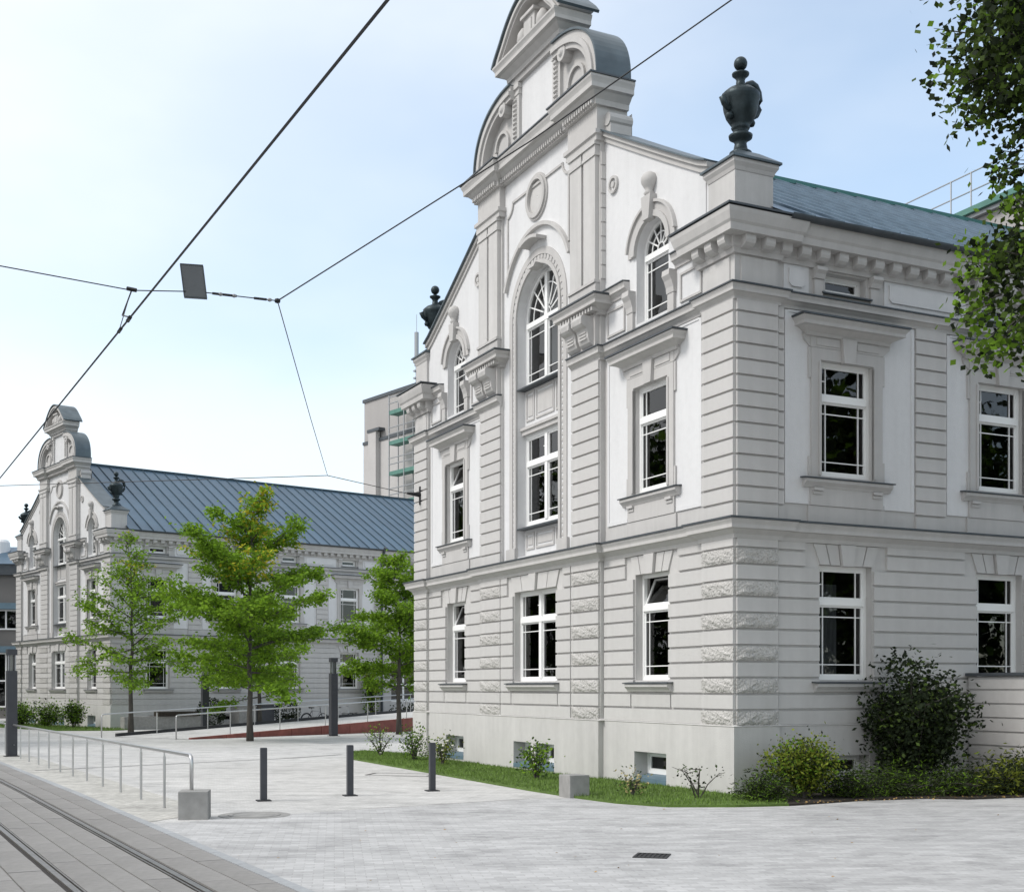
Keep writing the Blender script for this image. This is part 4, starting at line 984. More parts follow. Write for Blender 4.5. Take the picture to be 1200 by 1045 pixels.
# the bed beyond the built slabs
sheet('track_paving', [tp(-12, 2.1), tp(60, 2.1), tp(60, 4.6), tp(-12, 4.6)], 'drive', 0.016)
sheet('track_paving', [tp(24.6, -0.70), tp(60, -0.70), tp(60, 2.1), tp(24.6, 2.1)], 'slab', 0.016)
def railprofile(name, left):
    mb = MB(); head = MB()
    ys = [-12 + 2 * k for k in range(37)]
    def put(m, l0, l1, z0, z1):
        i = len(m.v)
        for a in ys:
            for (l, z) in ((l0, z0), (l1, z0), (l1, z1), (l0, z1)):
                q = tp(a, left + l); m.v.append((q[0], q[1], Zg(q[1]) + z))
        for k in range(len(ys) - 1):
            for j in range(4): m.f.append((i + 4 * k + j, i + 4 * k + (j + 1) % 4, i + 4 * k + 4 + (j + 1) % 4, i + 4 * k + 4 + j))
    put(mb, -0.072, 0.072, -0.01, 0.010)
    r = mb.build(name, 'railside', bed)
    put(head, -0.028, 0.030, -0.008, 0.030); put(head, 0.052, 0.066, -0.008, 0.027) if left < 0.5 else put(head, -0.066, -0.052, -0.008, 0.027)
    head.build('rail_head', 'rail', r)
railprofile('rail', 0.0); railprofile('rail', 1.0)
# granite edge strip beside the track
x = -6.0; km = MB(); km.box(W3, 0.005, 0.995, -0.06, 0.06, -0.05, 0.022); kme = km.mesh('edge_stone', 'kerb')
es = empty('edge_strip', (0, 0, 0)); es['kind'] = 'structure'
while x < 34:
    c = tp(x, -0.765); o = obj('edge_stone', kme, es, (c[0], c[1], Zg(c[1]))); o.rotation_euler = (0, 0.0055 * TD.y if c[1] > 21 else 0, ang_t); x += 1.0
sheet('unseen_road', [tp(-40, 4.7), tp(120, 4.7), tp(120, 40), tp(-40, 40)], 'asphalt', 0.008)  # unseen asphalt, put in so the front windows mirror darker ground
# slot drain across the plaza, manhole, gully
def thin(name, pts, w, m, lift, label, cat, parent=None):
    mb = MB()
    for (a, b) in zip(pts, pts[1:]):
        a, b = Vector(a), Vector(b); d = (b - a).normalized(); n = Vector((-d.y, d.x)) * w / 2
        mb.quad((a.x + n.x, a.y + n.y, Zg(a.y) + lift), (a.x - n.x, a.y - n.y, Zg(a.y) + lift), (b.x - n.x, b.y - n.y, Zg(b.y) + lift), (b.x + n.x, b.y + n.y, Zg(b.y) + lift))
    o = mb.build(name, m, parent, recalc=False)
    if label: tag(o, label, cat)
    return o
thin('slot_drain', [(-10.5, 27.8), (-5.8, 33.3), (-4.75, 35.2)], 0.07, 'iron', 0.008, 'thin dark slot drain running across the pale plaza to the lawn tip', 'drain')
thin('paving_seam', [(-2.60, 18.35), (0.28, 20.35)], 0.03, 'bed', 0.009, 'thin dark joint between the pale plaza and the bluish driveway setts', 'joint')
def cover_plate(x, y, w, d, rz, label):
    e = empty('gully_grate', (x, y, Zg(y)), rz); tag(e, label, 'drain cover')
    part('frame', 'iron', e, lambda m: [m.box(W3, -w / 2, w / 2, -d / 2, -d / 2 + 0.03, -0.02, 0.014), m.box(W3, -w / 2, w / 2, d / 2 - 0.03, d / 2, -0.02, 0.014), m.box(W3, -w / 2, -w / 2 + 0.03, -d / 2 + 0.03, d / 2 - 0.03, -0.02, 0.014), m.box(W3, w / 2 - 0.03, w / 2, -d / 2 + 0.03, d / 2 - 0.03, -0.02, 0.014), m.box(W3, -w / 2 + 0.03, w / 2 - 0.03, -d / 2 + 0.03, d / 2 - 0.03, -0.02, 0.006)])
    for k in range(6):
        u = -w / 2 + 0.06 + k * (w - 0.12) / 5; part('bar', 'iron', e, lambda m: m.box(W3, u - 0.012, u + 0.012, -d / 2 + 0.03, d / 2 - 0.03, 0.0, 0.012))
cover_plate(1.49, 13.45, 0.36, 0.36, R(-15), 'small dark square gully grate alone in the driveway setts at the bottom')
mh = MB(); mh.lathe([(0, 0.012), (0.28, 0.012), (0.285, 0.006), (0.30, 0.006), (0.305, 0.014), (0.36, 0.014), (0.36, -0.02)], (-3.62, 17.75, 0), 28)
tag(mh.build('manhole_cover', 'concrete'), 'round pale manhole cover right beside the concrete block at the railing end', 'manhole cover')
ms = MB(); ms.lathe([(0.37, 0.0), (0.37, 0.0085), (0.50, 0.0085), (0.50, 0.0)], (-3.62, 17.75, 0), 28); o = ms.build('sett_ring', 'concrete'); tag(o, 'dark ring of small cobbles set around the round manhole cover', 'paving')
ou = thin('inspection_cover', [(-3.05, 26.3), (-1.75, 25.9), (-1.6, 26.6), (-2.9, 27.0), (-3.05, 26.3)], 0.06, 'bed', 0.008, 'flush rectangular inspection cover outlined in the paving beside the lawn strip', 'cover')

# ---- lawn and planting bed
lawn_poly = [(-4.15, 32.6), (-2.05, 27.6), (0.30, 22.0), (0.98, 20.55), (1.60, 19.55), (2.31, 18.95), (3.34, 18.95), (4.2, 19.15), (4.3, 20.9), (3.75, 21.0), (-2.55, 33.8), (-2.75, 35.2), (-4.3, 37.0), (-4.7, 36.4)]
sheet('lawn', lawn_poly, 'lawn', 0.035)
bed_poly = [(4.2, 19.15), (4.9, 19.6), (5.6, 20.05), (6.6, 20.35), (7.3, 20.2), (8.4, 20.6), (12, 22), (12, 26), (8.0, 23.2), (3.9, 21.2), (4.3, 20.6)]
sheet('planting_bed', bed_poly, 'soil', 0.03)
far_lawn = [tuple(FL(-3.2, 18).xy), tuple(FL(-3.4, 6).xy), tuple(FL(-3.2, -1.5).xy), tuple(FL(-1.0, -2.8).xy), tuple(FL(1.0, -1.2).xy), tuple(FL(0.8, 0).xy), tuple(FL(0, 0.2).xy), tuple(FL(0, 18).xy)]
sheet('lawn', far_lawn, 'lawn', 0.035)
def inside(p, poly):
    x, y = p; c = False; j = len(poly) - 1
    for i in range(len(poly)):
        xi, yi = poly[i]; xj, yj = poly[j]
        if (yi > y) != (yj > y) and x < (xj - xi) * (y - yi) / (yj - yi) + xi: c = not c
        j = i
    return c
def grass(polys, n, name, label):
    mb = MB()
    for poly, cnt, h in polys:
        xs = [p[0] for p in poly]; ys = [p[1] for p in poly]; k = 0
        while k < cnt:
            x = rnd.uniform(min(xs), max(xs)); y = rnd.uniform(min(ys), max(ys))
            if not inside((x, y), poly): continue
            k += 1; a = rnd.uniform(0, 6.28); hh = h * rnd.uniform(0.5, 1.3); w = 0.006 * h / 0.05; z = Zg(y) + 0.03
            dx, dy = math.cos(a) * w, math.sin(a) * w; lx, ly = rnd.uniform(-0.5, 0.5) * hh, rnd.uniform(-0.5, 0.5) * hh
            mb.quad((x - dx, y - dy, z), (x + dx, y + dy, z), (x + lx, y + ly, z + hh))
    o = mb.build(name, 'grass', recalc=False); o['kind'] = 'stuff'; o['label'] = label; o['category'] = 'grass'
grass([(lawn_poly, 26000, 0.055)], 0, 'grass', 'short green grass on the lawn strip along the near building')
grass([(far_lawn, 7000, 0.10)], 0, 'grass', 'short green grass around the far building at left')

# ================================================================== low wall at the right of the near building
LW = empty('garden_wall', NL(5.12, 0), NRZ)
tag(LW, 'low pale coursed wall projecting from the building at the right edge', 'wall')
part('wall_core', 'grey', LW, lambda m: m.box(W3, 0.04, 0.40, -4.0, -0.06, -0.05, 2.0))
part('coping', 'slate', LW, lambda m: m.box(W3, -0.05, 0.46, -4.05, -0.06, 2.005, 2.06))
mw = lambda u, p, z: (0.04 - p, u, z)
for k in range(8):
    z0 = 0.0 + 0.25 * k
    for (a, b) in ((-4.0, -2.2), (-2.2, -0.06)): block(LW, MF, a, b, -0.05, -0.01, z0, z0 + 0.25)
    obj_ = None
for o in LW.children:
    if o.name.startswith('stone_block'): o.location.x = 0.05

# ================================================================== background buildings
# tower behind, parallel to the far building
TB = empty('tower_block', (-12.86, 110.0, -0.4), FRZ)
tag(TB, 'tall plain grey-beige tower block rising behind the blue roof, left of the near gable', 'building')
th = 26.9
part('wall', 'tower', TB, lambda m: m.box(W3, 0, 14, -16, 0, 0, th))
part('roof_edge', 'slate', TB, lambda m: m.box(W3, -0.12, 14.1, -16.1, 0.12, th, th + 0.28))
part('lower_cladding', 'tower2', TB, lambda m: m.box(W3, -0.12, 0, -16.0, -0.05, 0, 23.2))
part('drip_band', 'slate', TB, lambda m: m.box(W3, -0.22, 0, -16.0, -0.05, 23.205, 23.45))
part('chimney_shaft', 'tower2', TB, lambda m: m.box(W3, -0.55, -0.12, -2.7, -1.5, 0, 24.0))
part('shaft_cap', 'slate', TB, lambda m: m.box(W3, -0.62, -0.0, -3.3, -1.4, 24.005, 24.25))
def aer(m): m.tube([(1.2, -6.3, th), (1.2, -6.3, th + 2.3)], 0.09, 8); m.tube([(1.2, -6.3, th + 2.2), (1.2, -6.3, th + 5.0)], 0.19, 10); m.tube([(1.2, -6.3, th + 5.0), (1.2, -6.3, th + 6.5)], 0.025, 5)
an = part('antenna_mast', 'galv', TB, aer)
for z in (0.5, 1.1, 1.7): part('bracket', 'galv', an, lambda m: m.box(W3, 0.95, 1.45, -6.45, -6.15, th + z, th + z + 0.12))
SC = empty('scaffold', (-12.86, 110.0, -0.4), FRZ)
tag(SC, 'scaffold with green boards on the tower block, beside the near gable', 'scaffold')
for z in (17.1, 19.6, 22.1, 24.6):
    part('board', 'greenpl', SC, lambda m: m.box(W3, -1.6, -0.7, -11.5, -6.4, z, z + 0.32))
    for dz in (0.9, 1.4): part('guard_rail', 'galv', SC, lambda m: m.tube([(-1.6, -6.3, z + dz), (-1.6, -11.5, z + dz)], 0.05, 5))
for y in (-6.4, -8.6, -11.4):
    for x in (-1.6, -0.7): part('standard', 'galv', SC, lambda m: m.tube([(x, y, 14.0), (x, y, 26.2)], 0.055, 5))
# grey house at the left edge
GH = empty('grey_house', (-36.0, 88.0, -0.4), R(4))
tag(GH, 'plain grey rendered house with flat blue roof at the left edge', 'building')
part('wall', 'greyhouse', GH, lambda m: m.box(W3, -8, 5.5, 0, 12, 0, 10.0))
part('fascia', 'slate', GH, lambda m: m.box(W3, -8.3, 5.8, -0.3, 12.2, 10.005, 10.75))
def rf(m):
    i = len(m.v); m.v += [(-8.4, -0.4, 10.76), (5.9, -0.4, 10.76), (5.9, 12.3, 10.76), (-8.4, 12.3, 10.76), (-6, 4, 12.4), (3.5, 4, 12.4), (3.5, 8, 12.4), (-6, 8, 12.4)]
    for q in ((0, 1, 5, 4), (1, 2, 6, 5), (2, 3, 7, 6), (3, 0, 4, 7), (4, 5, 6, 7), (3, 2, 1, 0)): m.f.append(tuple(i + k for k in q))
part('roof', 'roof', GH, rf)
vt = MB(); vt.lathe([(0, 1.5), (0.5, 1.48), (0.62, 1.3), (0.66, 0.5), (0.75, 0.45), (0.75, 0), (0, 0)], (-0.6, 3.0, 11.3), 20); vt.build('roof_vent', 'whitepaint', GH, smooth=False)
for (z0, z1) in ((6.2, 7.6), (0.8, 4.6)):
    for k in range(4):
        x = -5.9 + 2.7 * k
        f = part('window', 'winwhite', GH, lambda m: [m.box(W3, x, x + 0.1, -0.1, 0, z0, z1), m.box(W3, x + 2.4, x + 2.5, -0.1, 0, z0, z1), m.box(W3, x + 0.1, x + 2.4, -0.1, 0, z0, z0 + 0.1), m.box(W3, x + 0.1, x + 2.4, -0.1, 0, z1 - 0.1, z1), m.box(W3, x + 1.2, x + 1.3, -0.1, 0, z0 + 0.1, z1 - 0.1)] + ([m.box(W3, x + 0.1, x + 1.2, -0.1, 0, 2.6, 2.7), m.box(W3, x + 1.3, x + 2.4, -0.1, 0, 2.6, 2.7)] if z1 < 5 else []))
        part('dark_backing', 'dark', f, lambda m: m.box(W3, x + 0.1, x + 2.4, -0.02, -0.01, z0 + 0.1, z1 - 0.1)); part('pane', 'glass', f, lambda m: m.quad((x + 0.1, -0.06, z0 + 0.1), (x + 2.4, -0.06, z0 + 0.1), (x + 2.4, -0.06, z1 - 0.1), (x + 0.1, -0.06, z1 - 0.1)), recalc=False)  # dark sheet behind the pane stands in for the unlit room
        part('sun_blind', 'blue_sill', f, lambda m: m.box(W3, x - 0.1, x + 2.6, -0.5, -0.1, z1 + 0.02, z1 + 0.45))
# rear wing with green roof edge and railing, seen over the near roof
RW = empty('rear_wing', NL(16.0, 0), NRZ)
tag(RW, 'flat green roof edge with thin railing showing above the near roof at upper right', 'building')
part('wall', 'tower', RW, lambda m: m.box(W3, 0.3, 12, 1.0, 11.6, 0, 15.7))
part('roof_edge', 'greenpl', RW, lambda m: m.box(W3, 0.0, 12.3, 0.8, 11.8, 15.83, 16.0))
part('roof_edge_light', 'galv', RW, lambda m: m.box(W3, 0.12, 12.2, 0.9, 11.7, 15.705, 15.828))
for dz in (0.55, 1.1): part('railing_bar', 'galv', RW, lambda m: m.tube([(0.2, -1, 16.0 + dz), (0.2, 14.5, 16.0 + dz)], 0.022, 5))
for y in (1.0, 3.4, 5.8, 8.2, 10.6, 11.4): part('railing_post', 'galv', RW, lambda m: m.tube([(0.2, y, 15.9), (0.2, y, 17.12)], 0.026, 5))

# ================================================================== street furniture
def bollard(x, y, label):
    e = empty('bollard', (x, y, Zg(y) + 0.0), 0); tag(e, label, 'bollard', 'square bollards on the plaza')
    part('post', 'anthracite', e, lambda m: [m.box(W3, -0.05, 0.05, -0.05, 0.05, 0, 0.83)])
    part('cap', 'anthracite', e, lambda m: m.box(W3, -0.047, 0.047, -0.047, 0.047, 0.832, 0.842))
    part('base_plate', 'iron', e, lambda m: m.box(W3, -0.11, 0.11, -0.11, 0.11, 0, 0.016))
    e.rotation_euler = (0, 0, R(20))
bollard(-3.94, 20.03, 'slim dark bollard nearest the tram railing, leftmost of three')
bollard(-2.69, 20.97, 'slim dark bollard in the middle of the row of three')
bollard(-1.39, 22.0, 'slim dark bollard nearest the lawn, rightmost of three')

def cblock(x, y, w, h, rz, label):
    mb = MB(); mb.box(W3, -w / 2, w / 2, -w / 2, w / 2, -0.03, h)
    me = mb.mesh('concrete_block', 'concrete'); bm = bmesh.new(); bm.from_mesh(me)
    bmesh.ops.bevel(bm, geom=bm.edges[:], offset=0.012, segments=2, affect='EDGES', profile=0.6); bm.to_mesh(me); bm.free()
    o = obj('concrete_block', me, None, (x, y, Zg(y) + 0.01)); o.rotation_euler = (0, 0, rz); tag(o, label, 'concrete block')
    return o
cblock(-4.36, 17.35, 0.40, 0.375, R(8), 'grey concrete cube at the end of the tram railing')
cblock(1.02, 20.72, 0.37, 0.36, R(27), 'grey concrete cube on the lawn edge in front of the near building')

def railing(name, pts, n, height, label, cat, steep=None):
    """posts under a round top rail"""
    e = empty(name, (0, 0, 0)); tag(e, label, cat)
    a, b = Vector(pts[0]), Vector(pts[1])
    tops = []
    for k in range(n):
        p = a.lerp(b, k / (n - 1)); tops.append(p + Vector((0, 0, height)))
        end = k == 0
        if end: continue
        part('post', 'steel', e, lambda m: [m.tube([p + Vector((0, 0, -0.02)), p + Vector((0, 0, height - 0.08))], 0.021, 8), m.tube([p + Vector((0, 0, height - 0.08)), p + Vector((0, 0, height))], 0.012, 6)])
    d = (b - a).normalized()
    pts_ = [a + Vector((0, 0, 0)), a + Vector((0, 0, height - 0.10))]
    for k in range(1, 6):
        t = math.pi / 2 * k / 5; pts_.append(a + d * (0.10 * (1 - math.cos(t))) + Vector((0, 0, height - 0.10 + 0.10 * math.sin(t))))
    pts_.append(b + Vector((0, 0, height)))
    part('top_rail', 'steel', e, lambda m: m.tube(pts_, 0.027, 8), smooth=True)
    return e
a = Vector((-4.42, 17.42, 0.0)); b = Vector((-16.6, 39.9, Zg(39.9)))
railing('handrail', (a, b), 17, 0.86, 'long stainless steel railing with many posts beside the tram track', 'railing')
hr = [o for o in bpy.data.objects if o.name.startswith('handrail')][0]
part('lower_wire', 'steel', hr, lambda m: m.tube([Vector((-13.4, 34.0, 0.25)), Vector((-16.6, 39.9, 0.2))], 0.008, 5))

def pillar(x, y, w, rz, label, h=2.95):
    e = empty('lamp_pillar', (x, y, Zg(y)), rz); tag(e, label, 'lamp', 'dark lamp pillars on the plaza')
    part('shaft', 'anthracite', e, lambda m: m.box(W3, -w / 2, w / 2, -w / 2, w / 2, 0, h * 0.80))
    for sx in (-1, 1):
        for sy in (-1, 1): part('corner_rod', 'galv', e, lambda m: m.tube([(sx * w * 0.32, sy * w * 0.32, h * 0.80), (sx * w * 0.32, sy * w * 0.32, h * 0.945)], 0.018, 6))
    part('glass_tube', 'glass', e, lambda m: m.lathe([(w * 0.40, h * 0.801), (w * 0.40, h * 0.944)], (0, 0, 0), 16), recalc=False)
    part('lamp_core', 'whitepaint', e, lambda m: m.tube([(0, 0, h * 0.80), (0, 0, h * 0.945)], w * 0.16, 10))
    part('cap', 'anthracite', e, lambda m: m.box(W3, -w / 2, w / 2, -w / 2, w / 2, h * 0.945, h))
    part('base_plate', 'iron', e, lambda m: m.box(W3, -w / 2 - 0.06, w / 2 + 0.06, -w / 2 - 0.06, w / 2 + 0.06, 0, 0.02))
pillar(-13.55, 34.2, 0.26, R(30), 'dark square lamp pillar at the left edge, beside the tram railing', 2.9)
pillar(-14.1, 58.0, 0.30, R(30), 'dark lamp pillar behind the ramp rails, left of the biggest tree', 3.2)
pillar(-7.2, 50.9, 0.28, R(30), 'dark lamp pillar in front of the red ramp wall', 3.15)

# ---- access ramp
RD = Vector((0.58, 0.815)).normalized(); RNv = Vector((-RD.y, RD.x)); RS = Vector((-11.95, 47.0)); RLEN = 26; RWID = 4.6; RSL = 0.043
def rp(a, l, z=0): p = RS + RD * a + RNv * l; return Vector((p.x, p.y, Zg(p.y) + z))
RP = empty('access_ramp', (0, 0, 0)); tag(RP, 'gently rising pale access ramp with red side panels, behind the trees', 'ramp')
def deck(m):
    for k in range(8):
        a0, a1 = RLEN * k / 8, RLEN * (k + 1) / 8
        m.quad(rp(a0, 0.06, RSL * a0 + 0.01), rp(a1, 0.06, RSL * a1 + 0.01), rp(a1, RWID, RSL * a1 + 0.01), rp(a0, RWID, RSL * a0 + 0.01))
part('ramp_surface', 'plaza', RP, deck, recalc=False)
pl_ = 1.73; k = 0
while k * pl_ < RLEN:
    a0, a1 = k * pl_ + 0.012, (k + 1) * pl_ - 0.012
    def pn(m):
        i = len(m.v); h0, h1 = RSL * a0 + 0.06, RSL * a1 + 0.06; lean = 0.12
        m.v += [rp(a0, 0, -0.1), rp(a1, 0, -0.1), rp(a1, 0.0, h1), rp(a0, 0.0, h0), rp(a0, 0.14, -0.1), rp(a1, 0.14, -0.1), rp(a1, 0.14, h1), rp(a0, 0.14, h0)]
        m.v = [tuple(v) for v in m.v]
        m.f += [tuple(i + q for q in f) for f in ((0, 1, 2, 3), (4, 7, 6, 5), (3, 2, 6, 7), (0, 3, 7, 4), (1, 5, 6, 2))]
    part('side_panel', 'red', RP, pn); k += 1
part('back_kerb', 'iron', RP, lambda m: [m.v.extend([tuple(rp(0.2, RWID, -0.1)), tuple(rp(RLEN, RWID, -0.1)), tuple(rp(RLEN, RWID, RSL * RLEN + 0.14)), tuple(rp(0.2, RWID, 0.14)), tuple(rp(0.2, RWID + 0.12, -0.1)), tuple(rp(RLEN, RWID + 0.12, -0.1)), tuple(rp(RLEN, RWID + 0.12, RSL * RLEN + 0.14)), tuple(rp(0.2, RWID + 0.12, 0.14))]), m.f.extend([(0, 1, 2, 3), (4, 7, 6, 5), (3, 2, 6, 7), (0, 3, 7, 4), (1, 5, 6, 2)])])
r1 = railing('ramp_handrail', (rp(-0.4, 0.35, 0.0), rp(RLEN, 0.35, RSL * RLEN)), 11, 0.90, 'thin steel handrail along the near side of the access ramp', 'railing')
r2 = railing('ramp_handrail', (rp(-0.6, RWID - 0.1, 0.0), rp(RLEN, RWID - 0.1, RSL * RLEN)), 11, 0.90, 'thin steel handrail along the far side of the access ramp', 'railing')

# ---- things along the far building's side
def fwall_pt(t, off): p = FL(t, -off); return p.x, p.y
x, y = fwall_pt(2.2, 1.6)
bw_ = MB(); bw_.box(W3, -2.3, 2.3, -0.25, 0.25, -0.1, 0.62); o = bw_.build('low_wall', 'concrete', None, loc=(x, y, Zg(y))); o.rotation_euler = (0, 0, FRZ); tag(o, 'low concrete wall along the far building behind the leftmost tree', 'wall')
tb = MB(); tb.box(W3, -1.0, 1.0, -0.3, 0.3, 0.0, 0.22); o = tb.build('planter_tray', 'soil', None, loc=(x + 0.3, y + 0.2, Zg(y) + 0.625)); o.rotation_euler = (0, 0, FRZ); tag(o, 'dark plant tray standing on the low concrete wall', 'planter')
for (t, w, h, lab) in ((6.3, 0.95, 1.05, 'grey box planter beside the clipped ball shrub, larger of two'), (7.5, 0.7, 1.15, 'narrow dark grey box planter next to the larger one')):
    x, y = fwall_pt(t, 1.3); e = empty('box_planter', (x, y, Zg(y)), FRZ); tag(e, lab, 'planter')
    part('box', 'concrete' if w > 0.8 else 'anthracite', e, lambda m: [m.box(W3, -w / 2, w / 2, -w / 2, w / 2, 0.05, h), m.box(W3, -w / 2 + 0.06, w / 2 - 0.06, -w / 2 + 0.06, w / 2 - 0.06, 0, 0.05)])
    part('rim', 'concrete', e, lambda m: [m.box(W3, -w / 2 - 0.02, w / 2 + 0.02, -w / 2 - 0.02, -w / 2 + 0.05, h, h + 0.05), m.box(W3, -w / 2 - 0.02, w / 2 + 0.02, w / 2 - 0.05, w / 2 + 0.02, h, h + 0.05)])
    part('soil', 'soil', e, lambda m: m.box(W3, -w / 2 + 0.03, w / 2 - 0.03, -w / 2 + 0.051, w / 2 - 0.051, h, h + 0.02))

def bicycle(x, y, rz, label, mcol):
    e = empty('bicycle', (x, y, Zg(y)), rz); tag(e, label, 'bicycle', 'bicycles parked by the far building')
    for cx in (-0.53, 0.53):
        w = MB(); w.tube([(cx + 0.33 * math.cos(t), 0, 0.34 + 0.33 * math.sin(t)) for t in [2 * math.pi * k / 20 for k in range(21)]], 0.024, 6, False); wo = w.build('wheel', 'rubber', e)
        s = MB()
        for k in range(6): t = math.pi * k / 6; s.tube([(cx - 0.32 * math.cos(t), 0, 0.34 - 0.32 * math.sin(t)), (cx + 0.32 * math.cos(t), 0, 0.34 + 0.32 * math.sin(t))], 0.004, 3)
        s.build('spokes', 'steel', wo)
    f = MB()
    for p in ([(-0.53, 0, 0.34), (-0.08, 0, 0.30), (0.36, 0, 0.78), (-0.18, 0, 0.82), (-0.08, 0, 0.30)], [(-0.53, 0, 0.34), (-0.18, 0, 0.82), (-0.20, 0, 0.95)], [(0.53, 0, 0.34), (0.36, 0, 0.78), (0.33, 0, 1.0)]): f.tube(p, 0.019, 6)
    f.build('frame', mcol, e)
    part('saddle', 'rubber', e, lambda m: m.prism(lambda u, p, z: (u, p, z), [(-0.36, 0.95), (-0.06, 0.96), (-0.08, 1.0), (-0.36, 1.02)], -0.06, 0.06))
    part('handlebar', 'steel', e, lambda m: m.tube([(0.22, -0.28, 1.03), (0.33, -0.2, 1.04), (0.33, 0.2, 1.04), (0.22, 0.28, 1.03)], 0.016, 6))
    part('mudguard', mcol, e, lambda m: m.tube([(-0.53 + 0.37 * math.cos(t), 0, 0.34 + 0.37 * math.sin(t)) for t in [R(30 + 15 * k) for k in range(10)]], 0.02, 5))
bx, by = fwall_pt(10.3, 1.5); bicycle(bx, by, FRZ + R(6), 'black bicycle parked behind the ramp rail, the left one', 'anthracite')
bx, by = fwall_pt(12.0, 1.4); bicycle(bx, by, FRZ - R(4), 'pale bicycle parked behind the ramp rail, next to the lamp pillar', 'steel')

# ================================================================== overhead tram wires
def wire(name, pts, r, label, cat='wire'):
    o = part(name, 'wire', None, lambda m: m.tube(pts, r, 6)); return tag(o, label, cat)
def cwpt(y): return Vector((-9.06 - (y - 22.35) * 0.5397, y, 5.5))
wire('contact_wire', [cwpt(2.0), cwpt(22), cwpt(60)], 0.0105, 'thick black tram contact wire crossing the sky from top centre to the left edge')
node = Vector((-2.60, 14.0, 6.08)); lft = Vector((-2.6 - 0.88 * 6, 14 - 0.475 * 6, 6.04 + 0.0))
spn = [node, Vector((-3.38, 13.58, 6.05)), Vector((-3.99, 13.25, 5.96)), Vector((-5.12, 12.63, 6.01)), Vector((-8.5, 10.8, 6.45))]
node2 = Vector((-4.09, 28.0, 6.49))
e = wire('span_wire', spn, 0.006, 'thin span wire holding the small grey plate, left of the wire junction')
part('insulator', 'wire', e, lambda m: m.tube([spn[0].lerp(spn[1], 0.14), spn[0].lerp(spn[1], 0.30)], 0.014, 6))
part('insulator', 'wire', e, lambda m: m.tube([spn[0].lerp(spn[1], 0.52), spn[0].lerp(spn[1], 0.82)], 0.014, 6))
for t in (0.10, 0.55, 0.72): 
    b_ = MB(); b_.lathe([(0, -0.022), (0.022, -0.012), (0.026, 0), (0.022, 0.012), (0, 0.022)], spn[0].lerp(spn[1], t), 10); b_.build('insulator_bead', 'porcelain', e, smooth=True)
b_ = MB(); b_.lathe([(0, -0.03), (0.03, -0.018), (0.034, 0), (0.03, 0.018), (0, 0.03)], node, 10); b_.build('junction_ring', 'wire', e, smooth=True)
wire('span_wire', [node, Vector((0.2, 13.3, 7.55)), Vector((4.4, 12.0, 9.95))], 0.0075, 'span wire rising from the junction to the upper right across the gable')
wire('span_wire', [node, node.lerp(node2, 0.5) + Vector((0, 0, -0.03)), node2], 0.006, 'span wire dropping from the junction toward the far roof')
brk = NL(-0.09, 13.85, 6.88)
wire('span_wire', [brk + Vector((-0.35, -0.12, 0.02)), node2, Vector((-12.2, 30.0, 6.58)), Vector((-18, 31.5, 6.75))], 0.009, 'low thin span wire from the near building past the far roof to the left')
bk = part('wall_bracket', 'wire', near, lambda m: [m.tube([(-0.09, 13.85, 6.62), (-0.09, 13.85, 7.10)], 0.05, 8), m.tube([(-0.09, 13.85, 6.88), (-0.48, 13.85, 6.90)], [0.07, 0.025], 8)])
hd = MB(); hang = spn[2]; cwp = cwpt(13.25); c2 = cwpt(12.7); c3 = cwpt(13.1)
hd.tube([hang, hang + Vector((-0.08, -0.06, -0.28)), c2 + Vector((0, 0, 0.02))], 0.008, 5); hd.tube([hang + Vector((-0.03, -0.03, -0.12)), c3 + Vector((0, 0, 0.02))], 0.005, 5); hd.tube([hang + Vector((-0.05, 0, 0.02)), hang + Vector((0.05, 0, 0.0))], 0.022, 6)
hd.tube([c2 + Vector((0.03, -0.06, 0)), c2 + Vector((-0.03, 0.06, 0))], 0.022, 6); hd.tube([c3 + Vector((0.03, -0.06, 0)), c3 + Vector((-0.03, 0.06, 0))], 0.02, 6)
tag(hd.build('wire_hanger', 'wire'), 'small black hanger joining the span wire to the contact wire', 'hanger')
pe = empty('hanging_plate', (-3.40, 13.55, 6.02), R(12)); tag(pe, 'small grey rectangular plate hanging on the span wire in the sky', 'plate')
TL = lambda u, p, z: (u - 0.12 * z, p - 0.35 * z, z)
part('panel', 'rust', pe, lambda m: m.box(TL, -0.115, 0.115, -0.01, 0.01, -0.04, 0.27))
part('rim', 'slate', pe, lambda m: [m.box(TL, -0.12, 0.12, -0.016, 0.016, -0.048, -0.036), m.box(TL, -0.12, 0.12, -0.016, 0.016, 0.266, 0.278), m.box(TL, -0.122, -0.110, -0.016, 0.016, -0.036, 0.266), m.box(TL, 0.110, 0.122, -0.016, 0.016, -0.036, 0.266)])

# ================================================================== vegetation
def leaf(mb, mi, c, size, asp, up=0.5, droop=None, mats=None):
    """one folded leaf: two triangles' worth of face, random facing"""
    a = rnd.uniform(0, 6.283); tl = rnd.gauss(0, 0.55) if droop is None else droop
    d = Vector((math.cos(a) * math.cos(tl), math.sin(a) * math.cos(tl), math.sin(tl)))
    n = Vector((rnd.gauss(0, 1), rnd.gauss(0, 1), rnd.gauss(0, 0.6) + up)).normalized()
    s = d.cross(n); s = s.normalized() * size * asp * 0.5 if s.length > 1e-4 else Vector((size * asp * 0.5, 0, 0))
    d = d * size
    mb.quad(c, c + d * 0.5 + s, c + d, c + d * 0.5 - s); mi.append(mats)
def leafobj(name, mb, mi, matnames, parent):
    o = mb.build(name, matnames, parent, recalc=False)
    o.data.polygons.foreach_set('material_index', mi); return o

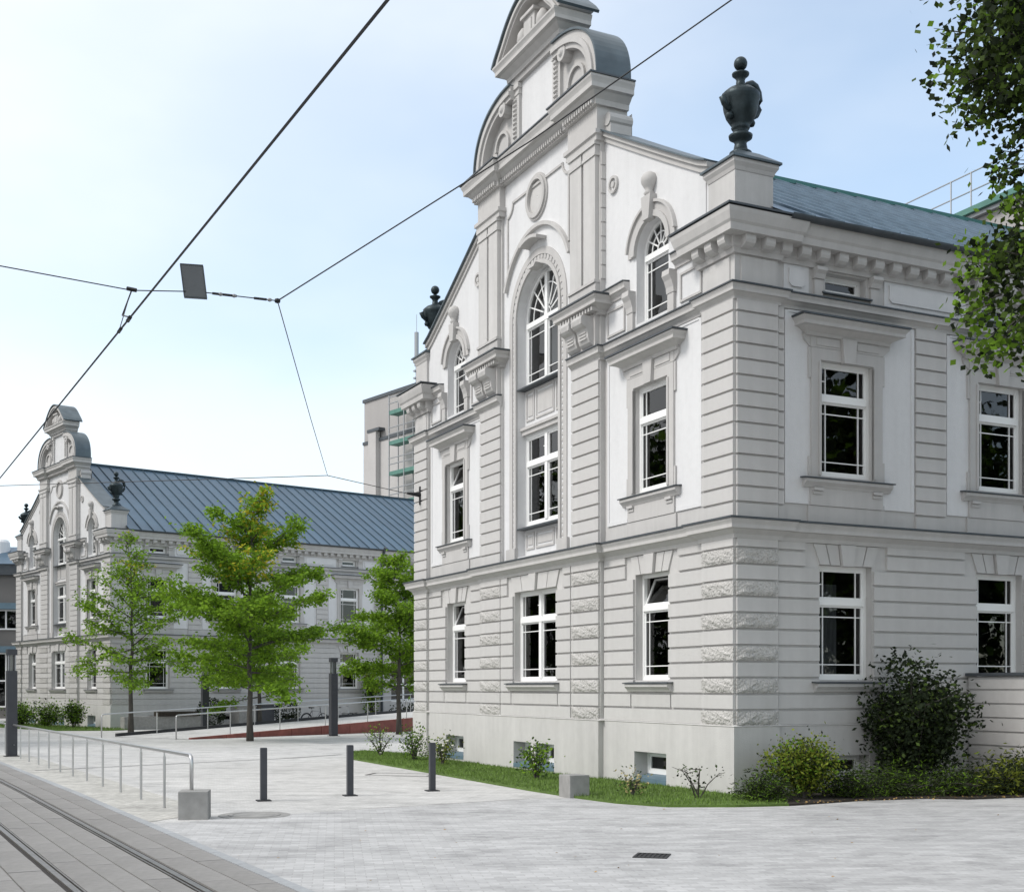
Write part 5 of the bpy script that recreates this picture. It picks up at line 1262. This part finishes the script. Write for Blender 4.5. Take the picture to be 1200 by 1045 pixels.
def plaza_tree(x, y, h, clear, rad, n, label, yellow=0.0, seed=1, lean=0.0, skew=0.0):
    global rnd
    keep = rnd; rnd = random.Random(seed)
    e = empty('young_tree', (x, y, Zg(y))); tag(e, label, 'tree', 'young light-green trees on the plaza')
    tr = MB(); pts = [Vector((0, 0, -0.05))]; 
    for k in range(1, 10): z = h * 0.96 * k / 9; pts.append(Vector((lean * z + rnd.gauss(0, 0.03) * k / 3, rnd.gauss(0, 0.03) * k / 3, z)))
    rad0 = 0.115
    tr.tube(pts, [rad0 * (1 - 0.93 * (k / 9) ** 0.9) + (0.03 if k == 0 else 0) for k in range(10)], 9)
    to = tr.build('trunk', 'bark', e, smooth=True)
    def axis(z): k = max(0, min(8.999, z / (h * 0.96) * 9)); i = int(k); return pts[i].lerp(pts[i + 1], k - i)
    lb = MB(); lf = MB(); mi = []
    nl = int(30 + h * 2.2); limbs = []
    for i in range(nl):
        q = min(1.0, (i + rnd.uniform(-0.8, 0.8)) / nl); q = max(0.0, q); z = clear + (h - clear) * q
        prof = max(0.10, (1 - q ** 1.9) ** 0.95) * (0.72 + 0.28 * min(1, q / 0.15)) * rnd.choice((0.55, 0.8, 0.9, 1.0, 1.12)) * rnd.uniform(0.9, 1.1)
        ln = max(0.4, rad * prof); a = i * 2.39996 + rnd.gauss(0, 0.7)
        el = R(rnd.gauss(14, 11)) + q * R(30)
        limbs.append((z, ln, a, el, q, rnd.random() < yellow * 1.8 * max(0, q - 0.40)))
    wsum = sum(l[1] ** 1.35 for l in limbs)
    for (z, ln, a, el, q, yl) in limbs:
        P = axis(z); d = Vector((math.cos(a) * math.cos(el), math.sin(a) * math.cos(el), math.sin(el)))
        sag = rnd.uniform(0.06, 0.24) * ln; wob = rnd.gauss(0, 0.10) * ln; side = Vector((-d.y, d.x, 0)).normalized()
        def at(t): return P + d * ln * t + Vector((0, 0, -sag * t * t)) + side * (wob * math.sin(t * 3.0))
        lb.tube([at(0), at(0.25), at(0.5), at(0.75), at(1.0)], [0.030 * (ln / rad) ** 0.6 + 0.008, 0.024, 0.018, 0.011, 0.004], 5)
        cnt = int(n * ln ** 1.35 / wsum); tw = []
        for k in range(max(7, int(ln * 8))):
            t = rnd.uniform(0.12, 1.0); sl = rnd.choice((-1, 1)) * rnd.uniform(0.15, 0.62) * (0.35 + 0.32 * ln) * (1.2 - 0.6 * t)
            o = at(t); tip = o + side * sl + d * abs(sl) * rnd.uniform(0.2, 0.9) + Vector((0, 0, rnd.gauss(0.03, 0.11)))
            tw.append((o, tip)); lb.tube([o, tip], [0.009, 0.003], 4, False)
        tw.append((at(0.6), at(1.06)))
        for k in range(cnt):
            o, tip = rnd.choice(tw); t = rnd.random() ** 0.7 * 1.08
            c = o.lerp(tip, t) + Vector((rnd.gauss(0, 0.13), rnd.gauss(0, 0.13), rnd.gauss(0.0, 0.085)))
            out = t > 0.55
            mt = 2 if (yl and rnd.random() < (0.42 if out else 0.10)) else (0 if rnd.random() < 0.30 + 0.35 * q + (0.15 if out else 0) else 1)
            leaf(lf, mi, c, rnd.uniform(0.10, 0.21), 0.50, 0.9, rnd.gauss(-0.25, 0.45), mt)
    lb.build('limbs', 'bark', to, recalc=False)
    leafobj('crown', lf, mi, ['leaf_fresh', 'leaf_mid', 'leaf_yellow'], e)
    rnd = keep
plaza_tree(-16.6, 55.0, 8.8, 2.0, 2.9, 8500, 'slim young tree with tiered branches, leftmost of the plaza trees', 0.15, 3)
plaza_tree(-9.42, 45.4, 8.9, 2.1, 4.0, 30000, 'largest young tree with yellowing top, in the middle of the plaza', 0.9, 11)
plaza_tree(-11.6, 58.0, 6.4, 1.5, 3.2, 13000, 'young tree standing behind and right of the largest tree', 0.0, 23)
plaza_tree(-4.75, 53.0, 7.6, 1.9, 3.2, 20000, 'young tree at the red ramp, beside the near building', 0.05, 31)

def big_tree(name, loc, lobes, trunk_h, label, seed, nleaf, size, mats, weights, rz=0.0, group=None):
    """large broad-leaved tree: leaf sprays on twigs, packed into overlapping lobes"""
    global rnd
    keep = rnd; rnd = random.Random(seed)
    e = empty(name, loc, rz); tag(e, label, 'tree', group)
    tr = MB(); tr.tube([(0, 0, -0.1), (0.05, 0, trunk_h * 0.4), (0.0, 0.1, trunk_h), (-0.1, 0.1, trunk_h * 1.6), (0, 0, trunk_h * 2.3)], [0.42, 0.33, 0.29, 0.2, 0.05], 12); to = tr.build('trunk', 'bark', e, smooth=True)
    lb = MB(); lf = MB(); mi = []
    vol = sum(l[3] * l[4] * l[5] for l in lobes)
    for lobe in lobes:
        cx, cy, cz, rx, ry, rz_ = lobe[:6]; lt = lobe[6] if len(lobe) > 6 else None  # seventh value: share of paler outer leaves, sunlight put into leaf colour
        c = Vector((cx, cy, cz)); st = Vector((0, 0.05, max(trunk_h * 0.9, min(cz - 0.8, trunk_h * 2))))
        mid = st.lerp(c, 0.55) + Vector((0, 0, 0.35)); lb.tube([st, mid, c], [0.12, 0.08, 0.035], 6, False)
        ns = int(nleaf * rx * ry * rz_ / vol / 34)
        for k in range(ns):
            v = Vector((rnd.gauss(0, 1), rnd.gauss(0, 1), rnd.gauss(0, 1))).normalized() * (0.45 + 0.58 * rnd.random() ** 0.6)
            v *= 1 + 0.22 * noise.noise(v * 2.2 + c)
            p = c + Vector((v.x * rx, v.y * ry, v.z * rz_)); o = c.lerp(p, 0.72)
            lb.tube([o, p], [0.010, 0.003], 4, False)
            for j in range(34):
                q = o.lerp(p, rnd.random() ** 0.6 * 1.1) + Vector((rnd.gauss(0, 0.13), rnd.gauss(0, 0.13), rnd.gauss(-0.05, 0.11))) * (size / 0.10)
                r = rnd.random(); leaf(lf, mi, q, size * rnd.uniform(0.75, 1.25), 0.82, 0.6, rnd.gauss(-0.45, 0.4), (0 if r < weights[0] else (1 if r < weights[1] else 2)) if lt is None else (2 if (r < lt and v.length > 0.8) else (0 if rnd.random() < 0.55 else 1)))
    lb.build('limbs', 'bark', to, recalc=False)
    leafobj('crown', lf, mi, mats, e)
    rnd = keep; return e
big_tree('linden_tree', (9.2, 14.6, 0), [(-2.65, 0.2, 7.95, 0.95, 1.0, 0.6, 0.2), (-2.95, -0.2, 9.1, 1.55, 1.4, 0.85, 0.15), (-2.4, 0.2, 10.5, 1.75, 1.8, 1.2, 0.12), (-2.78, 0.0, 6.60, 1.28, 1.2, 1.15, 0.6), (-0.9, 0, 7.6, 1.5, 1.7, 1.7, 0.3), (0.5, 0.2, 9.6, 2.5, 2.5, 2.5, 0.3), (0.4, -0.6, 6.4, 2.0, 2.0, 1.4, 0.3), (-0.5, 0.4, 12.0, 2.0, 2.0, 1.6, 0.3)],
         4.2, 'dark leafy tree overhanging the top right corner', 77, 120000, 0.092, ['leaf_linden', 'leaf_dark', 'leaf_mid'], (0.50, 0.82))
# unseen street trees past the picture edges, put there to darken the window reflections
ref = big_tree('unseen_street_tree', NL(-21, 30), [(-1.5, 0, 6.0, 2.6, 2.6, 2.4), (1.6, 0.5, 6.4, 2.6, 2.6, 2.4), (0, -1.4, 7.6, 2.6, 2.6, 2.4), (0, 1, 9.3, 2.3, 2.3, 2.2), (0, 0, 4.4, 2.6, 2.6, 1.5), (0.3, 0.2, 2.3, 2.7, 2.7, 1.7)], 3.4, 'large dark unseen street tree across the tram track, outside the left edge', 99, 9000, 0.30, ['leaf_dark', 'leaf_linden', 'leaf_mid'], (0.5, 0.8), group='street trees around the square')
ref.scale = (1.35,) * 3
def copy_tree(o, parent=None):
    c = o.copy(); COL.objects.link(c); c.parent = parent
    for ch in list(o.children): copy_tree(ch, c)
    return c
for k, (t, s_) in enumerate(((-21.5, 39), (-21, 49), (-22, 60), (-22, 72))):
    c = copy_tree(ref); c.location = NL(t, s_); c.rotation_euler = (0, 0, 1.3 * k + 0.7); c.scale = (1.35,) * 3; c['label'] = 'large dark unseen street tree across the tram track, %s beyond the left edge' % ('second', 'third', 'fourth', 'fifth')[k]
for k, (t, s_) in enumerate(((15.5, -14.5), (22.5, -17.5))):
    c = copy_tree(ref); c.location = NL(t, s_); c.rotation_euler = (0, 0, 2.1 * k + 0.3); c.scale = (1.2,) * 3; c['label'] = 'large dark unseen tree added off to the right for window reflections, %s from the overhanging linden' % ('first', 'second', 'third')[k]

def shrub(name, x, y, w, h, n, size, mats, label, cat='shrub', seed=0, base=0.15, flowers=0, asp=0.6, weights=(0.5, 0.5), group=None, stems=7, lift=0.0, dy=None, open_=0.0):
    global rnd
    keep = rnd; rnd = random.Random(seed * 17 + 5)
    e = empty(name, (x, y, Zg(y) + 0.02 + lift)); tag(e, label, cat, group)
    st = MB(); lf = MB(); mi = []; dy = dy or w
    tips = []
    for k in range(stems):
        a = 6.283 * k / stems + rnd.gauss(0, 0.4); r = rnd.uniform(0.25, 0.95)
        tip = Vector((math.cos(a) * w * 0.5 * r, math.sin(a) * dy * 0.5 * r, h * rnd.uniform(0.62, 1.0) * (1.08 - 0.35 * r)))
        mid = Vector((tip.x * 0.45, tip.y * 0.45, tip.z * 0.55)); root = Vector((rnd.gauss(0, 0.03 * w), rnd.gauss(0, 0.03 * w), 0))
        st.tube([root, mid, tip], [0.012 + 0.006 * h, 0.010, 0.004], 5, False)
        for j in range(3):
            b = root.lerp(mid, rnd.uniform(0.4, 1)) if rnd.random() < 0.5 else mid.lerp(tip, rnd.random())
            t2 = b + Vector((rnd.gauss(0, 0.17 * w), rnd.gauss(0, 0.17 * dy), abs(rnd.gauss(0.08, 0.12)) * h)); t2.z = min(t2.z, h)
            st.tube([b, t2], [0.008, 0.003], 4, False); tips.append((b, t2))
        tips.append((mid, tip))
    st.build('stems', 'bark', e, recalc=False)
    sp = (0.055 + 0.10 * w) * (1 - open_)
    for k in range(n):
        a, b = rnd.choice(tips); c = a.lerp(b, rnd.random() ** 0.6) + Vector((rnd.gauss(0, sp), rnd.gauss(0, sp * dy / w), rnd.gauss(0, sp * 0.9)))
        if c.z < base * h * rnd.random(): c.z = base * h + rnd.random() * 0.1
        mt = 0 if rnd.random() < weights[0] else min(len(mats) - 1, 1 + int(rnd.random() * (len(mats) - 1)))
        leaf(lf, mi, c, size * rnd.uniform(0.7, 1.3), asp, 0.5, None, mt)
    leafobj('foliage', lf, mi, mats, e)
    for k in range(flowers):
        a, b = rnd.choice(tips); c = b + Vector((rnd.gauss(0, 0.06), rnd.gauss(0, 0.06), rnd.gauss(0, 0.05)))
        f = MB(); f.lathe([(0, -0.02), (0.02, -0.012), (0.032, 0.008), (0.022, 0.022), (0.010, 0.012), (0, 0.018)], c, 8); f.build('flower', 'rose', e, smooth=True)
    rnd = keep; return e
RG = 'rose bushes along the lawn'
shrub('rose_bush', -3.55, 34.0, 0.95, 0.85, 330, 0.055, ['leaf_rose', 'leaf_fresh'], 'thin rose bush at the left tip of the lawn strip', 'bush', 1, flowers=4, group=RG, stems=10, open_=0.35)
shrub('rose_bush', -2.45, 31.6, 0.9, 0.92, 700, 0.065, ['leaf_rose', 'leaf_mid'], 'fuller rose bush between the lawn tip and the building corner', 'bush', 2, flowers=6, group=RG, stems=9)
shrub('rose_bush', -1.62, 29.6, 0.6, 0.72, 480, 0.065, ['leaf_rose', 'leaf_lime'], 'rose bush with white blooms under the left basement window', 'bush', 3, flowers=7, group=RG)
shrub('rose_bush', 0.48, 24.6, 0.66, 0.78, 600, 0.07, ['leaf_rose', 'leaf_fresh'], 'green rose bush in front of the paired basement windows', 'bush', 4, flowers=1, group=RG)
shrub('rose_bush', 1.98, 20.75, 0.46, 0.46, 260, 0.05, ['leaf_cream', 'leaf_rose'], 'small pale yellow bush left of the right basement window', 'bush', 5, group=RG, weights=(0.45, 0.5))
shrub('rose_bush', 2.98, 20.25, 0.75, 0.62, 85, 0.055, ['leaf_rose', 'leaf_dark'], 'spindly bare-stemmed rose by the building corner', 'bush', 6, group=RG, stems=5, open_=0.55)
shrub('golden_shrub', 4.66, 20.25, 1.15, 0.95, 8000, 0.055, ['leaf_lime', 'leaf_mid', 'leaf_dark'], 'rounded yellow-green shrub at the foot of the building corner', 'shrub', 7, stems=26, weights=(0.52, 0.4), open_=0.35)
shrub('dark_bush', 6.95, 21.75, 1.7, 2.3, 12500, 0.085, ['leaf_dark', 'leaf_linden'], 'tall dark bush against the wall under the right window', 'bush', 8, stems=40, weights=(0.82, 0.2), base=0.02, open_=0.25)
for k, (x, y, w, h, lab) in enumerate(((5.5, 20.5, 1.2, 0.36, 'low dark spreading juniper just right of the golden shrub'), (6.3, 20.75, 1.2, 0.34, 'low dark juniper in front of the tall dark bush'), (7.25, 20.75, 1.0, 0.30, 'low dark juniper right of the tall dark bush'), (3.98, 19.75, 0.8, 0.32, 'low green tuft at the left foot of the golden shrub'))):
    shrub('juniper', x, y, w, h, 3200, 0.075, ['leaf_juniper', 'leaf_dark', 'leaf_mid'], lab, 'shrub', 20 + k, stems=14, asp=0.22, weights=(0.55, 0.4), group='low junipers in the planting bed', dy=0.9)
for k, (x, y, lab) in enumerate(((8.2, 21.0, 'bright green low fern-like shrub before the garden wall, left one'), (8.85, 21.4, 'bright green low fern-like shrub at the right edge of the picture'))):
    shrub('fern_shrub', x, y, 1.2, 0.50, 2300, 0.10, ['leaf_lime', 'leaf_juniper', 'leaf_dark'], lab, 'shrub', 30 + k, stems=14, asp=0.25, weights=(0.42, 0.4), group='low shrubs before the garden wall', dy=0.9)
# by the far building
for k, (t, off, w, h, lab) in enumerate(((-1.6, 8.6, 1.5, 1.25, 'rounded green bush before the far gable, leftmost'), (-1.5, 4.9, 1.6, 1.05, 'green bush under the middle of the far gable'), (-1.2, 1.9, 1.0, 1.3, 'pale flowering bush near the far building corner'))):
    p = FL(t, off); shrub('garden_bush', p.x, p.y, w, h, 1800, 0.11, ['leaf_mid', 'leaf_dark', 'leaf_rose'], lab, 'bush', 40 + k, group='bushes before the far gable', stems=10, flowers=0 if k < 2 else 5)
def ball(x, y, r, label, seed):
    global rnd
    keep = rnd; rnd = random.Random(seed); e = empty('clipped_shrub', (x, y, Zg(y))); tag(e, label, 'shrub', 'clipped ball shrubs')
    part('stem', 'bark', e, lambda m: m.tube([(0, 0, 0), (0, 0, r)], 0.05, 6)); lf = MB(); mi = []
    for k in range(1400):
        v = Vector((rnd.gauss(0, 1), rnd.gauss(0, 1), rnd.gauss(0, 1))).normalized() * r * rnd.uniform(0.8, 1.04) + Vector((0, 0, r + 0.05)); leaf(lf, mi, v, 0.10, 0.6, 0.3, None, 0 if rnd.random() < 0.8 else 1)
    leafobj('foliage', lf, mi, ['leaf_dark', 'leaf_juniper'], e); rnd = keep
bx, by = fwall_pt(4.4, 1.6); ball(bx, by, 0.72, 'clipped dark ball shrub left of the box planters', 5)
bx, by = fwall_pt(7.9 + 0.7, 1.6); ball(bx, by, 0.70, 'clipped dark ball shrub right of the box planters', 6)
p = FL(14.3, -0.7); shrub('wall_climber', p.x, p.y, 1.0, 3.9, 1500, 0.15, ['leaf_mid', 'leaf_dark', 'leaf_lime'], 'tall narrow green climber beside the black downpipe', 'climber', 50, stems=12, base=0.0)
p = FL(16.0, -1.6); shrub('garden_bush', p.x, p.y, 2.2, 0.95, 900, 0.13, ['leaf_dark', 'leaf_juniper'], 'low dark bush under the black downpipe behind the ramp', 'bush', 51, stems=10)
# fallen leaves on the bed edge
fl = MB(); mi = []
for k in range(120):
    t = rnd.random(); x = 4.4 + 4.4 * t; y = 19.35 + 1.05 * min(1, t * 1.6) + rnd.gauss(0, 0.12)
    leaf(fl, mi, Vector((x, y, 0.04)), rnd.uniform(0.03, 0.06), 0.7, 2.0, rnd.gauss(0, 0.15), 0)
for k in range(60):
    x = rnd.uniform(-4, 9); y = rnd.uniform(11.5, 19)
    leaf(fl, mi, Vector((x, y, 0.012)), rnd.uniform(0.02, 0.045), 0.7, 2.0, rnd.gauss(0, 0.05), 0)
o = fl.build('fallen_leaves', 'dryleaf', recalc=False); o['kind'] = 'stuff'; o['label'] = 'dry leaves scattered on the driveway and along the bed edge'; o['category'] = 'leaves'
